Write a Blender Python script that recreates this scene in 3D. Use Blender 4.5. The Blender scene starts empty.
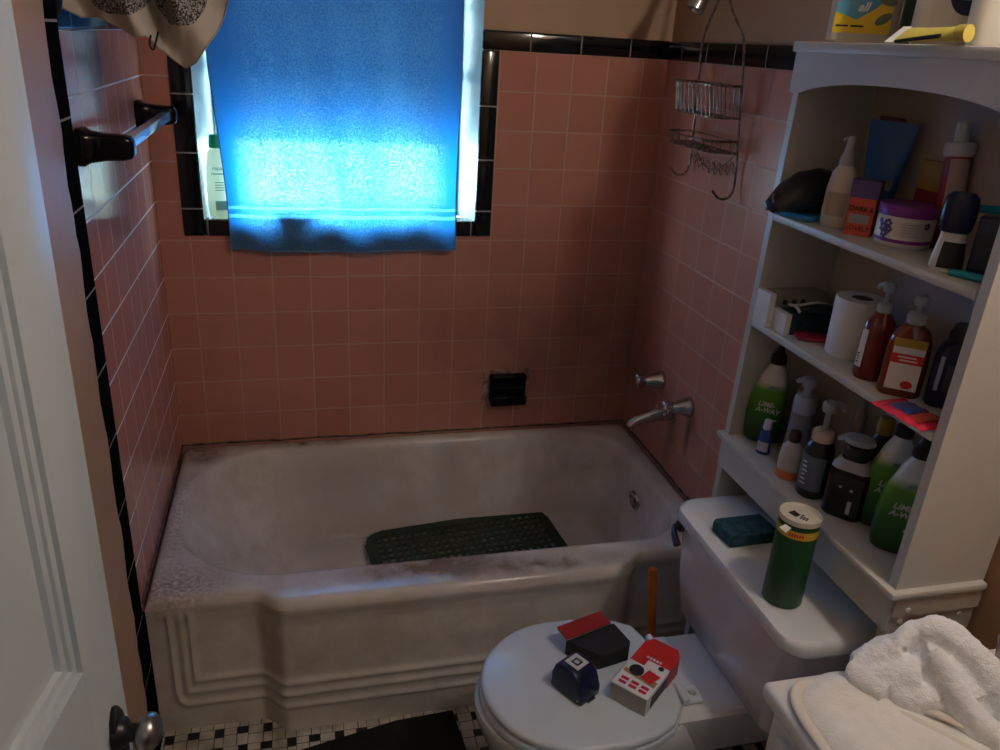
import bpy, bmesh, math, random
from mathutils import Vector, Matrix, Euler
random.seed(7)
C = bpy.context.scene.collection
SC = bpy.context.scene
PI = math.pi
T = 0.1095            # one wall tile with its joint
W = 13.46 * T         # width of the alcove
RIM = 0.40            # height of the tub rim
ZA = RIM + 5.96 * T   # tile joint just under the window trim
ZCAP = ZA + 5 * T     # top of the pink tiles
YT = -0.80            # where the tiling ends on the left wall
YF = -2.36            # front wall

# ------------------------------------------------------------------ materials
def new_mat(name):
    m = bpy.data.materials.new(name); m.use_nodes = True
    nt = m.node_tree
    return m, nt, nt.nodes['Principled BSDF']

def mat(name, col, rough=0.5, metal=0.0, spec=0.5, trans=0.0, var=0.0, vscale=20.0, bump=0.0, bscale=200.0,
        coat=0.0, ior=1.45, emit=None, sss=0.0, col2=None):
    m, nt, b = new_mat(name)
    c = (col[0], col[1], col[2], 1)
    b.inputs['Base Color'].default_value = c
    b.inputs['Roughness'].default_value = rough
    b.inputs['Metallic'].default_value = metal
    b.inputs['Specular IOR Level'].default_value = spec
    b.inputs['Transmission Weight'].default_value = trans
    b.inputs['Coat Weight'].default_value = coat
    b.inputs['IOR'].default_value = ior
    if var > 0 or col2:
        tc = nt.nodes.new('ShaderNodeTexCoord'); nz = nt.nodes.new('ShaderNodeTexNoise')
        nz.inputs['Scale'].default_value = vscale; nz.inputs['Detail'].default_value = 5
        nt.links.new(tc.outputs['Object'], nz.inputs['Vector'])
        rp = nt.nodes.new('ShaderNodeValToRGB')
        rp.color_ramp.elements[0].position = 0.38; rp.color_ramp.elements[1].position = 0.64
        c2 = col2 or tuple(x * (1 - var) for x in col)
        rp.color_ramp.elements[0].color = (c2[0], c2[1], c2[2], 1); rp.color_ramp.elements[1].color = c
        nt.links.new(nz.outputs['Fac'], rp.inputs['Fac']); nt.links.new(rp.outputs['Color'], b.inputs['Base Color'])
    if bump > 0:
        tc = nt.nodes.new('ShaderNodeTexCoord'); nz = nt.nodes.new('ShaderNodeTexNoise')
        nz.inputs['Scale'].default_value = bscale; nz.inputs['Detail'].default_value = 3
        bp = nt.nodes.new('ShaderNodeBump'); bp.inputs['Strength'].default_value = bump; bp.inputs['Distance'].default_value = 0.004
        nt.links.new(tc.outputs['Object'], nz.inputs['Vector']); nt.links.new(nz.outputs['Fac'], bp.inputs['Height'])
        nt.links.new(bp.outputs['Normal'], b.inputs['Normal'])
    if emit:
        b.inputs['Emission Color'].default_value = (*emit[0], 1); b.inputs['Emission Strength'].default_value = emit[1]
    return m

def N(nt, typ, **kw):
    n = nt.nodes.new(typ)
    for k, v in kw.items():
        if k in ('operation', 'blend_type', 'data_type', 'offset', 'squash', 'offset_frequency', 'noise_dimensions', 'feature'):
            setattr(n, k, v)
        else:
            n.inputs[k].default_value = v
    return n

def math_n(nt, op, a, b=None, c=None):
    n = nt.nodes.new('ShaderNodeMath'); n.operation = op
    for i, v in enumerate((a, b, c)):
        if v is None: continue
        if isinstance(v, (int, float)): n.inputs[i].default_value = v
        else: nt.links.new(v, n.inputs[i])
    return n.outputs[0]

def tile_mat(name, axis, o_h, o_v, c1, c2, grout, bw, bh, mortar=0.0022, rough=0.18, spec=0.5, dirt=None, dirt_col=(0.05, 0.03, 0.02), hgrout=None):
    """square glazed tiles: axis = horizontal world axis 0/1, o_h / o_v = where a joint sits"""
    m, nt, b = new_mat(name)
    tc = nt.nodes.new('ShaderNodeTexCoord'); sx = nt.nodes.new('ShaderNodeSeparateXYZ')
    nt.links.new(tc.outputs['Object'], sx.inputs[0])
    h = math_n(nt, 'ADD', sx.outputs[axis], 20 * bw - o_h); v = math_n(nt, 'ADD', sx.outputs[2], 20 * bh - o_v)
    cb = nt.nodes.new('ShaderNodeCombineXYZ'); nt.links.new(h, cb.inputs[0]); nt.links.new(v, cb.inputs[1])
    br = N(nt, 'ShaderNodeTexBrick', offset=0.0, squash=1.0)
    br.inputs['Scale'].default_value = 1.0
    br.inputs['Brick Width'].default_value = bw; br.inputs['Row Height'].default_value = bh
    br.inputs['Mortar Size'].default_value = mortar; br.inputs['Mortar Smooth'].default_value = 0.15
    br.inputs['Color1'].default_value = (*c1, 1); br.inputs['Color2'].default_value = (*c2, 1); br.inputs['Mortar'].default_value = (*grout, 1)
    nt.links.new(cb.outputs[0], br.inputs['Vector'])
    nz = N(nt, 'ShaderNodeTexNoise'); nz.inputs['Scale'].default_value = 6.0; nz.inputs['Detail'].default_value = 4
    nt.links.new(tc.outputs['Object'], nz.inputs['Vector'])
    mix = nt.nodes.new('ShaderNodeMixRGB'); mix.blend_type = 'MULTIPLY'; mix.inputs['Fac'].default_value = 0.35
    rp = nt.nodes.new('ShaderNodeValToRGB'); rp.color_ramp.elements[0].position = 0.3; rp.color_ramp.elements[1].position = 0.7
    rp.color_ramp.elements[0].color = (0.72, 0.68, 0.66, 1); rp.color_ramp.elements[1].color = (1, 1, 1, 1)
    nt.links.new(nz.outputs['Fac'], rp.inputs['Fac'])
    nt.links.new(br.outputs['Color'], mix.inputs['Color1']); nt.links.new(rp.outputs['Color'], mix.inputs['Color2'])
    col = mix.outputs[0]
    if hgrout:
        # level joints painted paler for scum and the light their edges catch
        fv = math_n(nt, 'FRACT', math_n(nt, 'ADD', math_n(nt, 'DIVIDE', v, bh), 0.5))
        ln = math_n(nt, 'LESS_THAN', math_n(nt, 'ABSOLUTE', math_n(nt, 'SUBTRACT', fv, 0.5)), 0.0022/bh)
        mh = nt.nodes.new('ShaderNodeMixRGB'); nt.links.new(ln, mh.inputs['Fac']); nt.links.new(col, mh.inputs['Color1']); mh.inputs['Color2'].default_value = (*hgrout, 1); col = mh.outputs[0]
    if dirt:
        # soap scum / mildew patches: list of (h, v, radius_h, radius_v, amount)
        nd = N(nt, 'ShaderNodeTexNoise'); nd.inputs['Scale'].default_value = 9.0; nd.inputs['Detail'].default_value = 6; nd.inputs['Roughness'].default_value = 0.65
        nt.links.new(tc.outputs['Object'], nd.inputs['Vector'])
        for (dh, dv, rh, rv, am) in dirt:
            a = math_n(nt, 'DIVIDE', math_n(nt, 'SUBTRACT', sx.outputs[axis], dh), rh)
            c = math_n(nt, 'DIVIDE', math_n(nt, 'SUBTRACT', sx.outputs[2], dv), rv)
            d = math_n(nt, 'SQRT', math_n(nt, 'ADD', math_n(nt, 'MULTIPLY', a, a), math_n(nt, 'MULTIPLY', c, c)))
            k = math_n(nt, 'SUBTRACT', 1.0, d); k.node.use_clamp = True
            k = math_n(nt, 'MULTIPLY', math_n(nt, 'MULTIPLY', k, nd.outputs['Fac']), am * 2); k.node.use_clamp = True
            mx = nt.nodes.new('ShaderNodeMixRGB'); nt.links.new(k, mx.inputs['Fac']); nt.links.new(col, mx.inputs['Color1'])
            mx.inputs['Color2'].default_value = (*dirt_col, 1); col = mx.outputs[0]
    nt.links.new(col, b.inputs['Base Color'])
    b.inputs['Specular IOR Level'].default_value = spec
    rr = nt.nodes.new('ShaderNodeMapRange'); rr.inputs['To Min'].default_value = rough; rr.inputs['To Max'].default_value = 0.7
    nt.links.new(br.outputs['Fac'], rr.inputs['Value']); nt.links.new(rr.outputs[0], b.inputs['Roughness'])
    bp = nt.nodes.new('ShaderNodeBump'); bp.inputs['Strength'].default_value = 0.5; bp.inputs['Distance'].default_value = 0.002; bp.invert = True
    nz2 = N(nt, 'ShaderNodeTexNoise'); nz2.inputs['Scale'].default_value = 14.0
    nt.links.new(tc.outputs['Object'], nz2.inputs['Vector'])
    hh = math_n(nt, 'ADD', br.outputs['Fac'], math_n(nt, 'MULTIPLY', nz2.outputs['Fac'], 0.25))
    nt.links.new(hh, bp.inputs['Height']); nt.links.new(bp.outputs['Normal'], b.inputs['Normal'])
    return m

M = {}
PINK1, PINK2 = (0.58, 0.252, 0.182), (0.52, 0.218, 0.154)
M['tile_back'] = tile_mat('pink_tile_back', 0, 0.74 * T, ZA, PINK1, PINK2, (0.56, 0.34, 0.26), T, T,
                          dirt=[(1.02, 0.74, 0.48, 0.46, 0.6), (1.45, 0.7, 0.28, 0.5, 0.7), (0.1, 0.45, 0.5, 0.18, 0.4)], dirt_col=(0.20, 0.105, 0.075))
M['tile_side'] = tile_mat('pink_tile_side', 1, -0.28 * T, ZA, PINK1, PINK2, (0.60, 0.38, 0.31), T, T, rough=0.3,
                          dirt=[(-0.05, 0.6, 0.22, 0.5, 0.6), (-0.465, 0.585, 0.022, 0.10, 1.6), (-0.36, 0.50, 0.04, 0.13, 0.8)], dirt_col=(0.16, 0.08, 0.06))
M['tile_left'] = tile_mat('pink_tile_left', 1, YT, ZA, PINK1, PINK2, (0.60, 0.33, 0.26), T, T, rough=0.13, hgrout=(0.75, 0.66, 0.62))
BLK = (0.006, 0.006, 0.007)
M['trim_v'] = tile_mat('black_trim_upright', 1, 5.0, 1.655 - 0.193, BLK, BLK, (0.30, 0.27, 0.24), 10.0, 0.152, rough=0.3, spec=0.0)
M['trim_vx'] = tile_mat('black_trim_window', 0, 5.0, ZCAP, BLK, BLK, (0.36, 0.33, 0.30), 10.0, 0.152, rough=0.1)
M['trim_hx'] = tile_mat('black_trim_level', 0, 0.953 + 0.09, 5.0, BLK, BLK, (0.26, 0.23, 0.20), 0.152, 10.0, rough=0.1)
M['trim_hy'] = tile_mat('black_trim_side', 1, -0.10, 5.0, BLK, BLK, (0.26, 0.23, 0.20), 0.152, 10.0, rough=0.2, spec=0.15)
M['paint'] = mat('tan_paint', (0.52, 0.33, 0.20), 0.55, var=0.22, vscale=2.5, bump=0.15, bscale=40)
M['brown_paint'] = mat('brown_paint', (0.30, 0.14, 0.06), 0.55, var=0.3, vscale=6, bump=0.15, bscale=40)
M['ceiling'] = mat('ceiling_white', (0.62, 0.6, 0.56), 0.8)
M['white_paint'] = mat('white_gloss_paint', (0.58, 0.66, 0.69), 0.35, var=0.08, vscale=3, bump=0.05, bscale=60)
M['frame_white'] = mat('window_white', (0.42, 0.55, 0.60), 0.4, var=0.25, vscale=14)
M['caulk'] = mat('old_caulk', (0.035, 0.022, 0.015), 0.7, col2=(0.16, 0.11, 0.08), vscale=30)
M['cab'] = mat('cabinet_white_paint', (0.56, 0.54, 0.49), 0.4, var=0.1, vscale=5, bump=0.06, bscale=50)
M['cab_back'] = mat('cabinet_back_board', (0.50, 0.42, 0.35), 0.6, var=0.15, vscale=4)
M['chrome'] = mat('worn_chrome', (0.62, 0.62, 0.62), 0.22, 1.0, col2=(0.42, 0.41, 0.40), vscale=40)
M['wire'] = mat('tarnished_wire', (0.33, 0.25, 0.21), 0.4, 1.0, col2=(0.13, 0.065, 0.045), vscale=60)
M['porcelain'] = mat('toilet_porcelain', (0.74, 0.74, 0.73), 0.12, coat=0.3, var=0.06, vscale=6)
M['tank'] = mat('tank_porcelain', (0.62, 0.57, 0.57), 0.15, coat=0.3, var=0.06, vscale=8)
M['seat'] = mat('toilet_seat_plastic', (0.64, 0.71, 0.76), 0.22, coat=0.2, var=0.04, vscale=9)
M['black_gloss'] = mat('black_ceramic', (0.005, 0.005, 0.006), 0.16, spec=0.22)
M['black_plastic'] = mat('black_plastic', (0.012, 0.012, 0.014), 0.35)
M['black_matte'] = mat('black_matte', (0.01, 0.01, 0.011), 0.65, bump=0.2, bscale=300)
M['white_plastic'] = mat('white_plastic', (0.72, 0.71, 0.68), 0.35)
M['cream_plastic'] = mat('cream_plastic', (0.62, 0.56, 0.46), 0.38)
M['grey_plastic'] = mat('grey_plastic', (0.38, 0.38, 0.40), 0.4)
M['lilac_plastic'] = mat('lilac_grey_plastic', (0.42, 0.46, 0.58), 0.35)
M['green_label'] = mat('green_label', (0.008, 0.06, 0.016), 0.4)
M['dark_green'] = mat('dark_green_plastic', (0.004, 0.03, 0.01), 0.35)
M['yellow'] = mat('yellow_print', (0.72, 0.48, 0.02), 0.4)
M['yellow_dull'] = mat('dull_yellow_plastic', (0.42, 0.26, 0.03), 0.45)
M['red'] = mat('red_print', (0.55, 0.025, 0.025), 0.4)
M['pinkred'] = mat('pink_red_foil', (0.60, 0.03, 0.07), 0.25)
M['orange'] = mat('orange_print', (0.62, 0.085, 0.05), 0.45)
M['blue'] = mat('blue_tube', (0.02, 0.10, 0.30), 0.35)
M['cyan'] = mat('cyan_plastic', (0.03, 0.25, 0.5), 0.35)
M['navy'] = mat('navy_plastic', (0.008, 0.012, 0.045), 0.3)
M['teal'] = mat('teal_plastic', (0.01, 0.28, 0.32), 0.35)
M['purple'] = mat('purple_plastic', (0.22, 0.03, 0.27), 0.35)
M['violet_print'] = mat('violet_print', (0.10, 0.06, 0.22), 0.4)
M['paper'] = mat('white_card', (0.74, 0.73, 0.70), 0.6)
M['grey_card'] = mat('grey_card', (0.34, 0.33, 0.31), 0.7)
M['label_grey'] = mat('grey_label', (0.30, 0.30, 0.30), 0.45)
M['tissue'] = mat('tissue_paper', (0.78, 0.77, 0.76), 0.9, bump=0.2, bscale=120)
M['dark_liquid_red'] = mat('red_soap', (0.13, 0.008, 0.010), 0.15, coat=0.4)
M['amber'] = mat('amber_soap', (0.17, 0.03, 0.010), 0.12, coat=0.4)
M['clear'] = mat('clear_plastic', (0.86, 0.86, 0.86), 0.08, trans=0.85, ior=1.4)
M['frost'] = mat('clouded_plastic', (0.62, 0.63, 0.64), 0.3, trans=0.5, ior=1.35)
M['brown'] = mat('brown_cap', (0.05, 0.02, 0.012), 0.4)
M['tan'] = mat('tan_plastic', (0.42, 0.29, 0.2), 0.4)
M['ink'] = mat('black_ink', (0.012, 0.011, 0.012), 0.5)
M['ink_green'] = mat('green_grey_ink', (0.18, 0.28, 0.24), 0.5)
M['silver_ink'] = mat('silver_ink', (0.55, 0.55, 0.53), 0.4)
M['sponge'] = mat('scouring_pad', (0.022, 0.085, 0.11), 0.95, bump=0.6, bscale=260, col2=(0.010, 0.035, 0.045), vscale=90)
M['mat_green'] = mat('green_rubber', (0.013, 0.030, 0.014), 0.35)
M['rug'] = mat('black_rug', (0.008, 0.008, 0.008), 0.95, bump=0.8, bscale=350)
M['wood_orange'] = mat('orange_lacquered_wood', (0.78, 0.22, 0.03), 0.35, var=0.3, vscale=15)
M['wood_raw'] = mat('raw_wood_strip', (0.56, 0.49, 0.40), 0.6, var=0.25, vscale=10)
M['rubber'] = mat('dark_rubber', (0.05, 0.012, 0.008), 0.5)
M['terry_white'] = mat('white_terry', (0.90, 0.91, 0.93), 0.95, bump=0.45, bscale=330, var=0.06, vscale=60)
M['terry_cream'] = mat('cream_terry', (0.86, 0.83, 0.78), 0.95, bump=0.45, bscale=300, var=0.06, vscale=50)
M['cloth_hem'] = mat('cream_binding', (0.74, 0.69, 0.62), 0.8, bump=0.2, bscale=500)
M['vanity'] = mat('vanity_cream', (0.78, 0.75, 0.70), 0.4, var=0.05, vscale=4)
M['foam_green'] = mat('green_cap', (0.03, 0.60, 0.28), 0.35)
M['skin_card'] = mat('brown_print', (0.35, 0.2, 0.1), 0.5)
M['plaster'] = mat('broken_plaster', (0.42, 0.27, 0.22), 0.8, col2=(0.16, 0.09, 0.07), vscale=50, bump=0.6, bscale=80)
M['brass_dull'] = mat('dull_metal', (0.36, 0.36, 0.36), 0.28, 1.0)
M['dark_metal'] = mat('darkened_metal', (0.10, 0.10, 0.11), 0.3, 1.0)
M['bar'] = mat('clear_acrylic_bar', (0.62, 0.74, 0.86), 0.12, trans=0.35, ior=1.4)
M['lamp_glass'] = mat('lamp_glass', (0.9, 0.88, 0.82), 0.4, emit=((1.0, 0.84, 0.66), 3.0))

def tub_mat():
    m, nt, b = new_mat('tub_enamel')
    tc = nt.nodes.new('ShaderNodeTexCoord'); sx = nt.nodes.new('ShaderNodeSeparateXYZ'); nt.links.new(tc.outputs['Object'], sx.inputs[0])
    nz = N(nt, 'ShaderNodeTexNoise'); nz.inputs['Scale'].default_value = 8; nz.inputs['Detail'].default_value = 7; nz.inputs['Roughness'].default_value = 0.65
    nt.links.new(tc.outputs['Object'], nz.inputs['Vector'])
    nf = N(nt, 'ShaderNodeTexNoise'); nf.inputs['Scale'].default_value = 100; nf.inputs['Detail'].default_value = 6
    nt.links.new(tc.outputs['Object'], nf.inputs['Vector'])
    col = None
    def rgb(c):
        n = nt.nodes.new('ShaderNodeRGB'); n.outputs[0].default_value = (*c, 1); return n.outputs[0]
    col = rgb((0.63, 0.575, 0.52))
    base = nt.nodes.new('ShaderNodeValToRGB'); base.color_ramp.elements[0].position = 0.35; base.color_ramp.elements[1].position = 0.6
    base.color_ramp.elements[0].color = (0.60, 0.53, 0.45, 1); base.color_ramp.elements[1].color = (0.74, 0.68, 0.61, 1)
    nt.links.new(nz.outputs['Fac'], base.inputs['Fac']); col = base.outputs[0]
    stains = [ (0.06, -0.05, 0.41, 0.10, 0.10, 0.1, 1.3, 1), (0.68, -0.74, 0.41, 0.26, 0.08, 0.07, 1.7, 1), (0.95, -0.77, 0.40, 0.3, 0.06, 0.06, 1.2, 1),
               (0.04, -0.45, 0.41, 0.09, 0.45, 0.06, 0.5, 0), (0.06, -0.72, 0.41, 0.16, 0.10, 0.08, 0.9, 0), (0.35, -0.03, 0.41, 0.4, 0.04, 0.06, 0.9, 1),
               (0.45, -0.13, 0.12, 0.30, 0.16, 0.12, 0.5, 1), (0.45, -0.06, 0.28, 0.25, 0.1, 0.14, 0.45, 1), (0.85, -0.08, 0.3, 0.08, 0.1, 0.2, 0.4, 1),
               (1.2, -0.25, 0.15, 0.25, 0.2, 0.08, 0.5, 1) ]
    for (px, py, pz, rx, ry, rz, am, kind) in stains:
        acc = None
        for k, (p, r) in enumerate(((px, rx), (py, ry), (pz, rz))):
            a = math_n(nt, 'DIVIDE', math_n(nt, 'SUBTRACT', sx.outputs[k], p), r); a = math_n(nt, 'MULTIPLY', a, a)
            acc = a if acc is None else math_n(nt, 'ADD', acc, a)
        k = math_n(nt, 'SUBTRACT', 1.0, math_n(nt, 'SQRT', acc)); k.node.use_clamp = True
        t = math_n(nt, 'SUBTRACT', nf.outputs['Fac'] if kind == 0 else nz.outputs['Fac'], 0.34)
        k = math_n(nt, 'MULTIPLY', math_n(nt, 'MULTIPLY', k, t), am * 5); k.node.use_clamp = True
        mx = nt.nodes.new('ShaderNodeMixRGB'); nt.links.new(k, mx.inputs['Fac']); nt.links.new(col, mx.inputs['Color1'])
        mx.inputs['Color2'].default_value = (0.20, 0.14, 0.10, 1) if kind else (0.34, 0.28, 0.26, 1); col = mx.outputs[0]
    nt.links.new(col, b.inputs['Base Color'])
    b.inputs['Roughness'].default_value = 0.24; b.inputs['Coat Weight'].default_value = 0.15
    return m
M['tub'] = tub_mat()

def floor_mat():
    """white and black basket-weave mosaic"""
    m, nt, b = new_mat('basketweave_mosaic')
    tc = nt.nodes.new('ShaderNodeTexCoord'); sx = nt.nodes.new('ShaderNodeSeparateXYZ'); nt.links.new(tc.outputs['Object'], sx.inputs[0])
    s = 0.058
    u = math_n(nt, 'DIVIDE', math_n(nt, 'ADD', sx.outputs[0], 10), s); v = math_n(nt, 'DIVIDE', math_n(nt, 'ADD', sx.outputs[1], 10), s)
    fu = math_n(nt, 'FRACT', u); fv = math_n(nt, 'FRACT', v)
    par = math_n(nt, 'MODULO', math_n(nt, 'ADD', math_n(nt, 'FLOOR', u), math_n(nt, 'FLOOR', v)), 2)
    # in even cells the pair of tiles lies along u, in odd cells along v
    def mixv(a, bb): return math_n(nt, 'ADD', math_n(nt, 'MULTIPLY', a, math_n(nt, 'SUBTRACT', 1, par)), math_n(nt, 'MULTIPLY', bb, par))
    al = mixv(fu, fv); ac = mixv(fv, fu)
    def near(a, p, w): return math_n(nt, 'LESS_THAN', math_n(nt, 'ABSOLUTE', math_n(nt, 'SUBTRACT', a, p)), w)
    black = math_n(nt, 'MULTIPLY', near(al, 0.82, 0.18), near(ac, 0.78, 0.23))
    g = math_n(nt, 'MAXIMUM', math_n(nt, 'MAXIMUM', near(al, 0.64, 0.02), near(ac, 0.55, 0.02)), math_n(nt, 'MAXIMUM', near(al, 0.0, 0.025), near(ac, 0.0, 0.025)))
    nz = N(nt, 'ShaderNodeTexNoise'); nz.inputs['Scale'].default_value = 12; nz.inputs['Detail'].default_value = 5; nt.links.new(tc.outputs['Object'], nz.inputs['Vector'])
    rp = nt.nodes.new('ShaderNodeValToRGB'); rp.color_ramp.elements[0].color = (0.34, 0.30, 0.24, 1); rp.color_ramp.elements[1].color = (0.66, 0.61, 0.52, 1)
    rp.color_ramp.elements[0].position = 0.35; rp.color_ramp.elements[1].position = 0.6
    nt.links.new(nz.outputs['Fac'], rp.inputs['Fac'])
    m1 = nt.nodes.new('ShaderNodeMixRGB'); nt.links.new(black, m1.inputs['Fac']); nt.links.new(rp.outputs[0], m1.inputs['Color1']); m1.inputs['Color2'].default_value = (0.006, 0.006, 0.006, 1)
    m2 = nt.nodes.new('ShaderNodeMixRGB'); nt.links.new(g, m2.inputs['Fac']); nt.links.new(m1.outputs[0], m2.inputs['Color1']); m2.inputs['Color2'].default_value = (0.06, 0.05, 0.04, 1)
    nt.links.new(m2.outputs[0], b.inputs['Base Color']); b.inputs['Roughness'].default_value = 0.35
    return m
M['floor'] = floor_mat()

def towel_blue():
    """thin backlit terry: dyed blue, light shines through the weave"""
    m = bpy.data.materials.new('blue_terry_thin'); m.use_nodes = True; nt = m.node_tree
    nt.nodes.clear()
    out = nt.nodes.new('ShaderNodeOutputMaterial')
    tc = nt.nodes.new('ShaderNodeTexCoord'); sx = nt.nodes.new('ShaderNodeSeparateXYZ'); nt.links.new(tc.outputs['Object'], sx.inputs[0])
    nz = N(nt, 'ShaderNodeTexNoise'); nz.inputs['Scale'].default_value = 230; nz.inputs['Detail'].default_value = 3
    nt.links.new(tc.outputs['Object'], nz.inputs['Vector'])
    big = N(nt, 'ShaderNodeTexNoise'); big.inputs['Scale'].default_value = 9; big.inputs['Detail'].default_value = 3
    mp = nt.nodes.new('ShaderNodeMapping'); mp.inputs['Scale'].default_value = (1, 1, 0.25)
    nt.links.new(tc.outputs['Object'], mp.inputs['Vector']); nt.links.new(mp.outputs[0], big.inputs['Vector'])
    # dobby border: thin lighter woven lines near the hem
    def line(z, w): return math_n(nt, 'LESS_THAN', math_n(nt, 'ABSOLUTE', math_n(nt, 'SUBTRACT', sx.outputs[2], z)), w)
    band = math_n(nt, 'MAXIMUM', line(1.152, 0.004), line(1.128, 0.005))
    dif = nt.nodes.new('ShaderNodeBsdfDiffuse'); dif.inputs['Color'].default_value = (0.17, 0.34, 0.50, 1)
    tr = nt.nodes.new('ShaderNodeBsdfTranslucent')
    cm = nt.nodes.new('ShaderNodeMixRGB'); nt.links.new(band, cm.inputs['Fac'])
    cm.inputs['Color1'].default_value = (0.003, 0.135, 0.45, 1); cm.inputs['Color2'].default_value = (0.04, 0.33, 0.66, 1)
    nt.links.new(cm.outputs[0], tr.inputs['Color'])
    tp = nt.nodes.new('ShaderNodeBsdfRefraction'); tp.inputs['Color'].default_value = (0.62, 0.97, 0.95, 1); tp.inputs['Roughness'].default_value = 0.55; tp.inputs['IOR'].default_value = 1.25
    pale = nt.nodes.new('ShaderNodeBsdfTranslucent'); pale.inputs['Color'].default_value = (0.42, 0.92, 1.0, 1)
    tp2 = nt.nodes.new('ShaderNodeMixShader'); tp2.inputs['Fac'].default_value = 0.62
    nt.links.new(tp.outputs[0], tp2.inputs[1]); nt.links.new(pale.outputs[0], tp2.inputs[2])
    mx = nt.nodes.new('ShaderNodeMixShader'); mx.inputs['Fac'].default_value = 0.62
    nt.links.new(dif.outputs[0], mx.inputs[1]); nt.links.new(tr.outputs[0], mx.inputs[2])
    # openness of the weave
    rp = nt.nodes.new('ShaderNodeMapRange'); rp.inputs['From Min'].default_value = 0.40; rp.inputs['From Max'].default_value = 0.72
    rp.inputs['To Min'].default_value = 0.01; rp.inputs['To Max'].default_value = 0.18
    nt.links.new(math_n(nt, 'ADD', nz.outputs['Fac'], math_n(nt, 'MULTIPLY', math_n(nt, 'SUBTRACT', big.outputs['Fac'], 0.5), 0.35)), rp.inputs['Value'])
    # side fade of the daylight glow, put into the openness of the weave
    dx = math_n(nt, 'SUBTRACT', 0.3275, math_n(nt, 'ABSOLUTE', math_n(nt, 'SUBTRACT', sx.outputs[0], 0.5145)))
    edge_dim = nt.nodes.new('ShaderNodeMapRange'); edge_dim.interpolation_type = 'SMOOTHSTEP'
    edge_dim.inputs['From Min'].default_value = 0.01; edge_dim.inputs['From Max'].default_value = 0.11; edge_dim.inputs['To Min'].default_value = 0.0; edge_dim.inputs['To Max'].default_value = 1.0
    nt.links.new(dx, edge_dim.inputs['Value'])
    op = math_n(nt, 'ADD', math_n(nt, 'MULTIPLY', rp.outputs[0], edge_dim.outputs[0]), math_n(nt, 'MULTIPLY', band, 0.03))
    m2 = nt.nodes.new('ShaderNodeMixShader'); nt.links.new(op, m2.inputs['Fac'])
    nt.links.new(mx.outputs[0], m2.inputs[1]); nt.links.new(tp2.outputs[0], m2.inputs[2])
    bp = nt.nodes.new('ShaderNodeBump'); bp.inputs['Strength'].default_value = 0.6; bp.inputs['Distance'].default_value = 0.003
    nt.links.new(nz.outputs['Fac'], bp.inputs['Height']); nt.links.new(bp.outputs[0], dif.inputs['Normal'])
    nt.links.new(m2.outputs[0], out.inputs['Surface'])
    return m
M['towel_blue'] = towel_blue()

def shade_mat():
    m = bpy.data.materials.new('added_shade_cloth'); m.use_nodes = True; nt = m.node_tree; nt.nodes.clear()
    out = nt.nodes.new('ShaderNodeOutputMaterial')
    dif = nt.nodes.new('ShaderNodeBsdfDiffuse'); dif.inputs['Color'].default_value = (0.5, 0.5, 0.5, 1)
    tr = nt.nodes.new('ShaderNodeBsdfTranslucent'); tr.inputs['Color'].default_value = (0.045, 0.054, 0.062, 1)
    mx = nt.nodes.new('ShaderNodeMixShader'); mx.inputs['Fac'].default_value = 0.6
    nt.links.new(dif.outputs[0], mx.inputs[1]); nt.links.new(tr.outputs[0], mx.inputs[2]); nt.links.new(mx.outputs[0], out.inputs['Surface'])
    return m
M['shade'] = shade_mat()

def glass_mat():
    m = bpy.data.materials.new('window_glass'); m.use_nodes = True; nt = m.node_tree; nt.nodes.clear()
    out = nt.nodes.new('ShaderNodeOutputMaterial')
    tp = nt.nodes.new('ShaderNodeBsdfTransparent'); tp.inputs['Color'].default_value = (0.93, 0.96, 0.96, 1)
    gl = nt.nodes.new('ShaderNodeBsdfGlossy'); gl.inputs['Roughness'].default_value = 0.02
    mx = nt.nodes.new('ShaderNodeMixShader'); mx.inputs['Fac'].default_value = 0.06
    nt.links.new(tp.outputs[0], mx.inputs[1]); nt.links.new(gl.outputs[0], mx.inputs[2]); nt.links.new(mx.outputs[0], out.inputs['Surface'])
    return m
M['glass'] = glass_mat()

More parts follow.
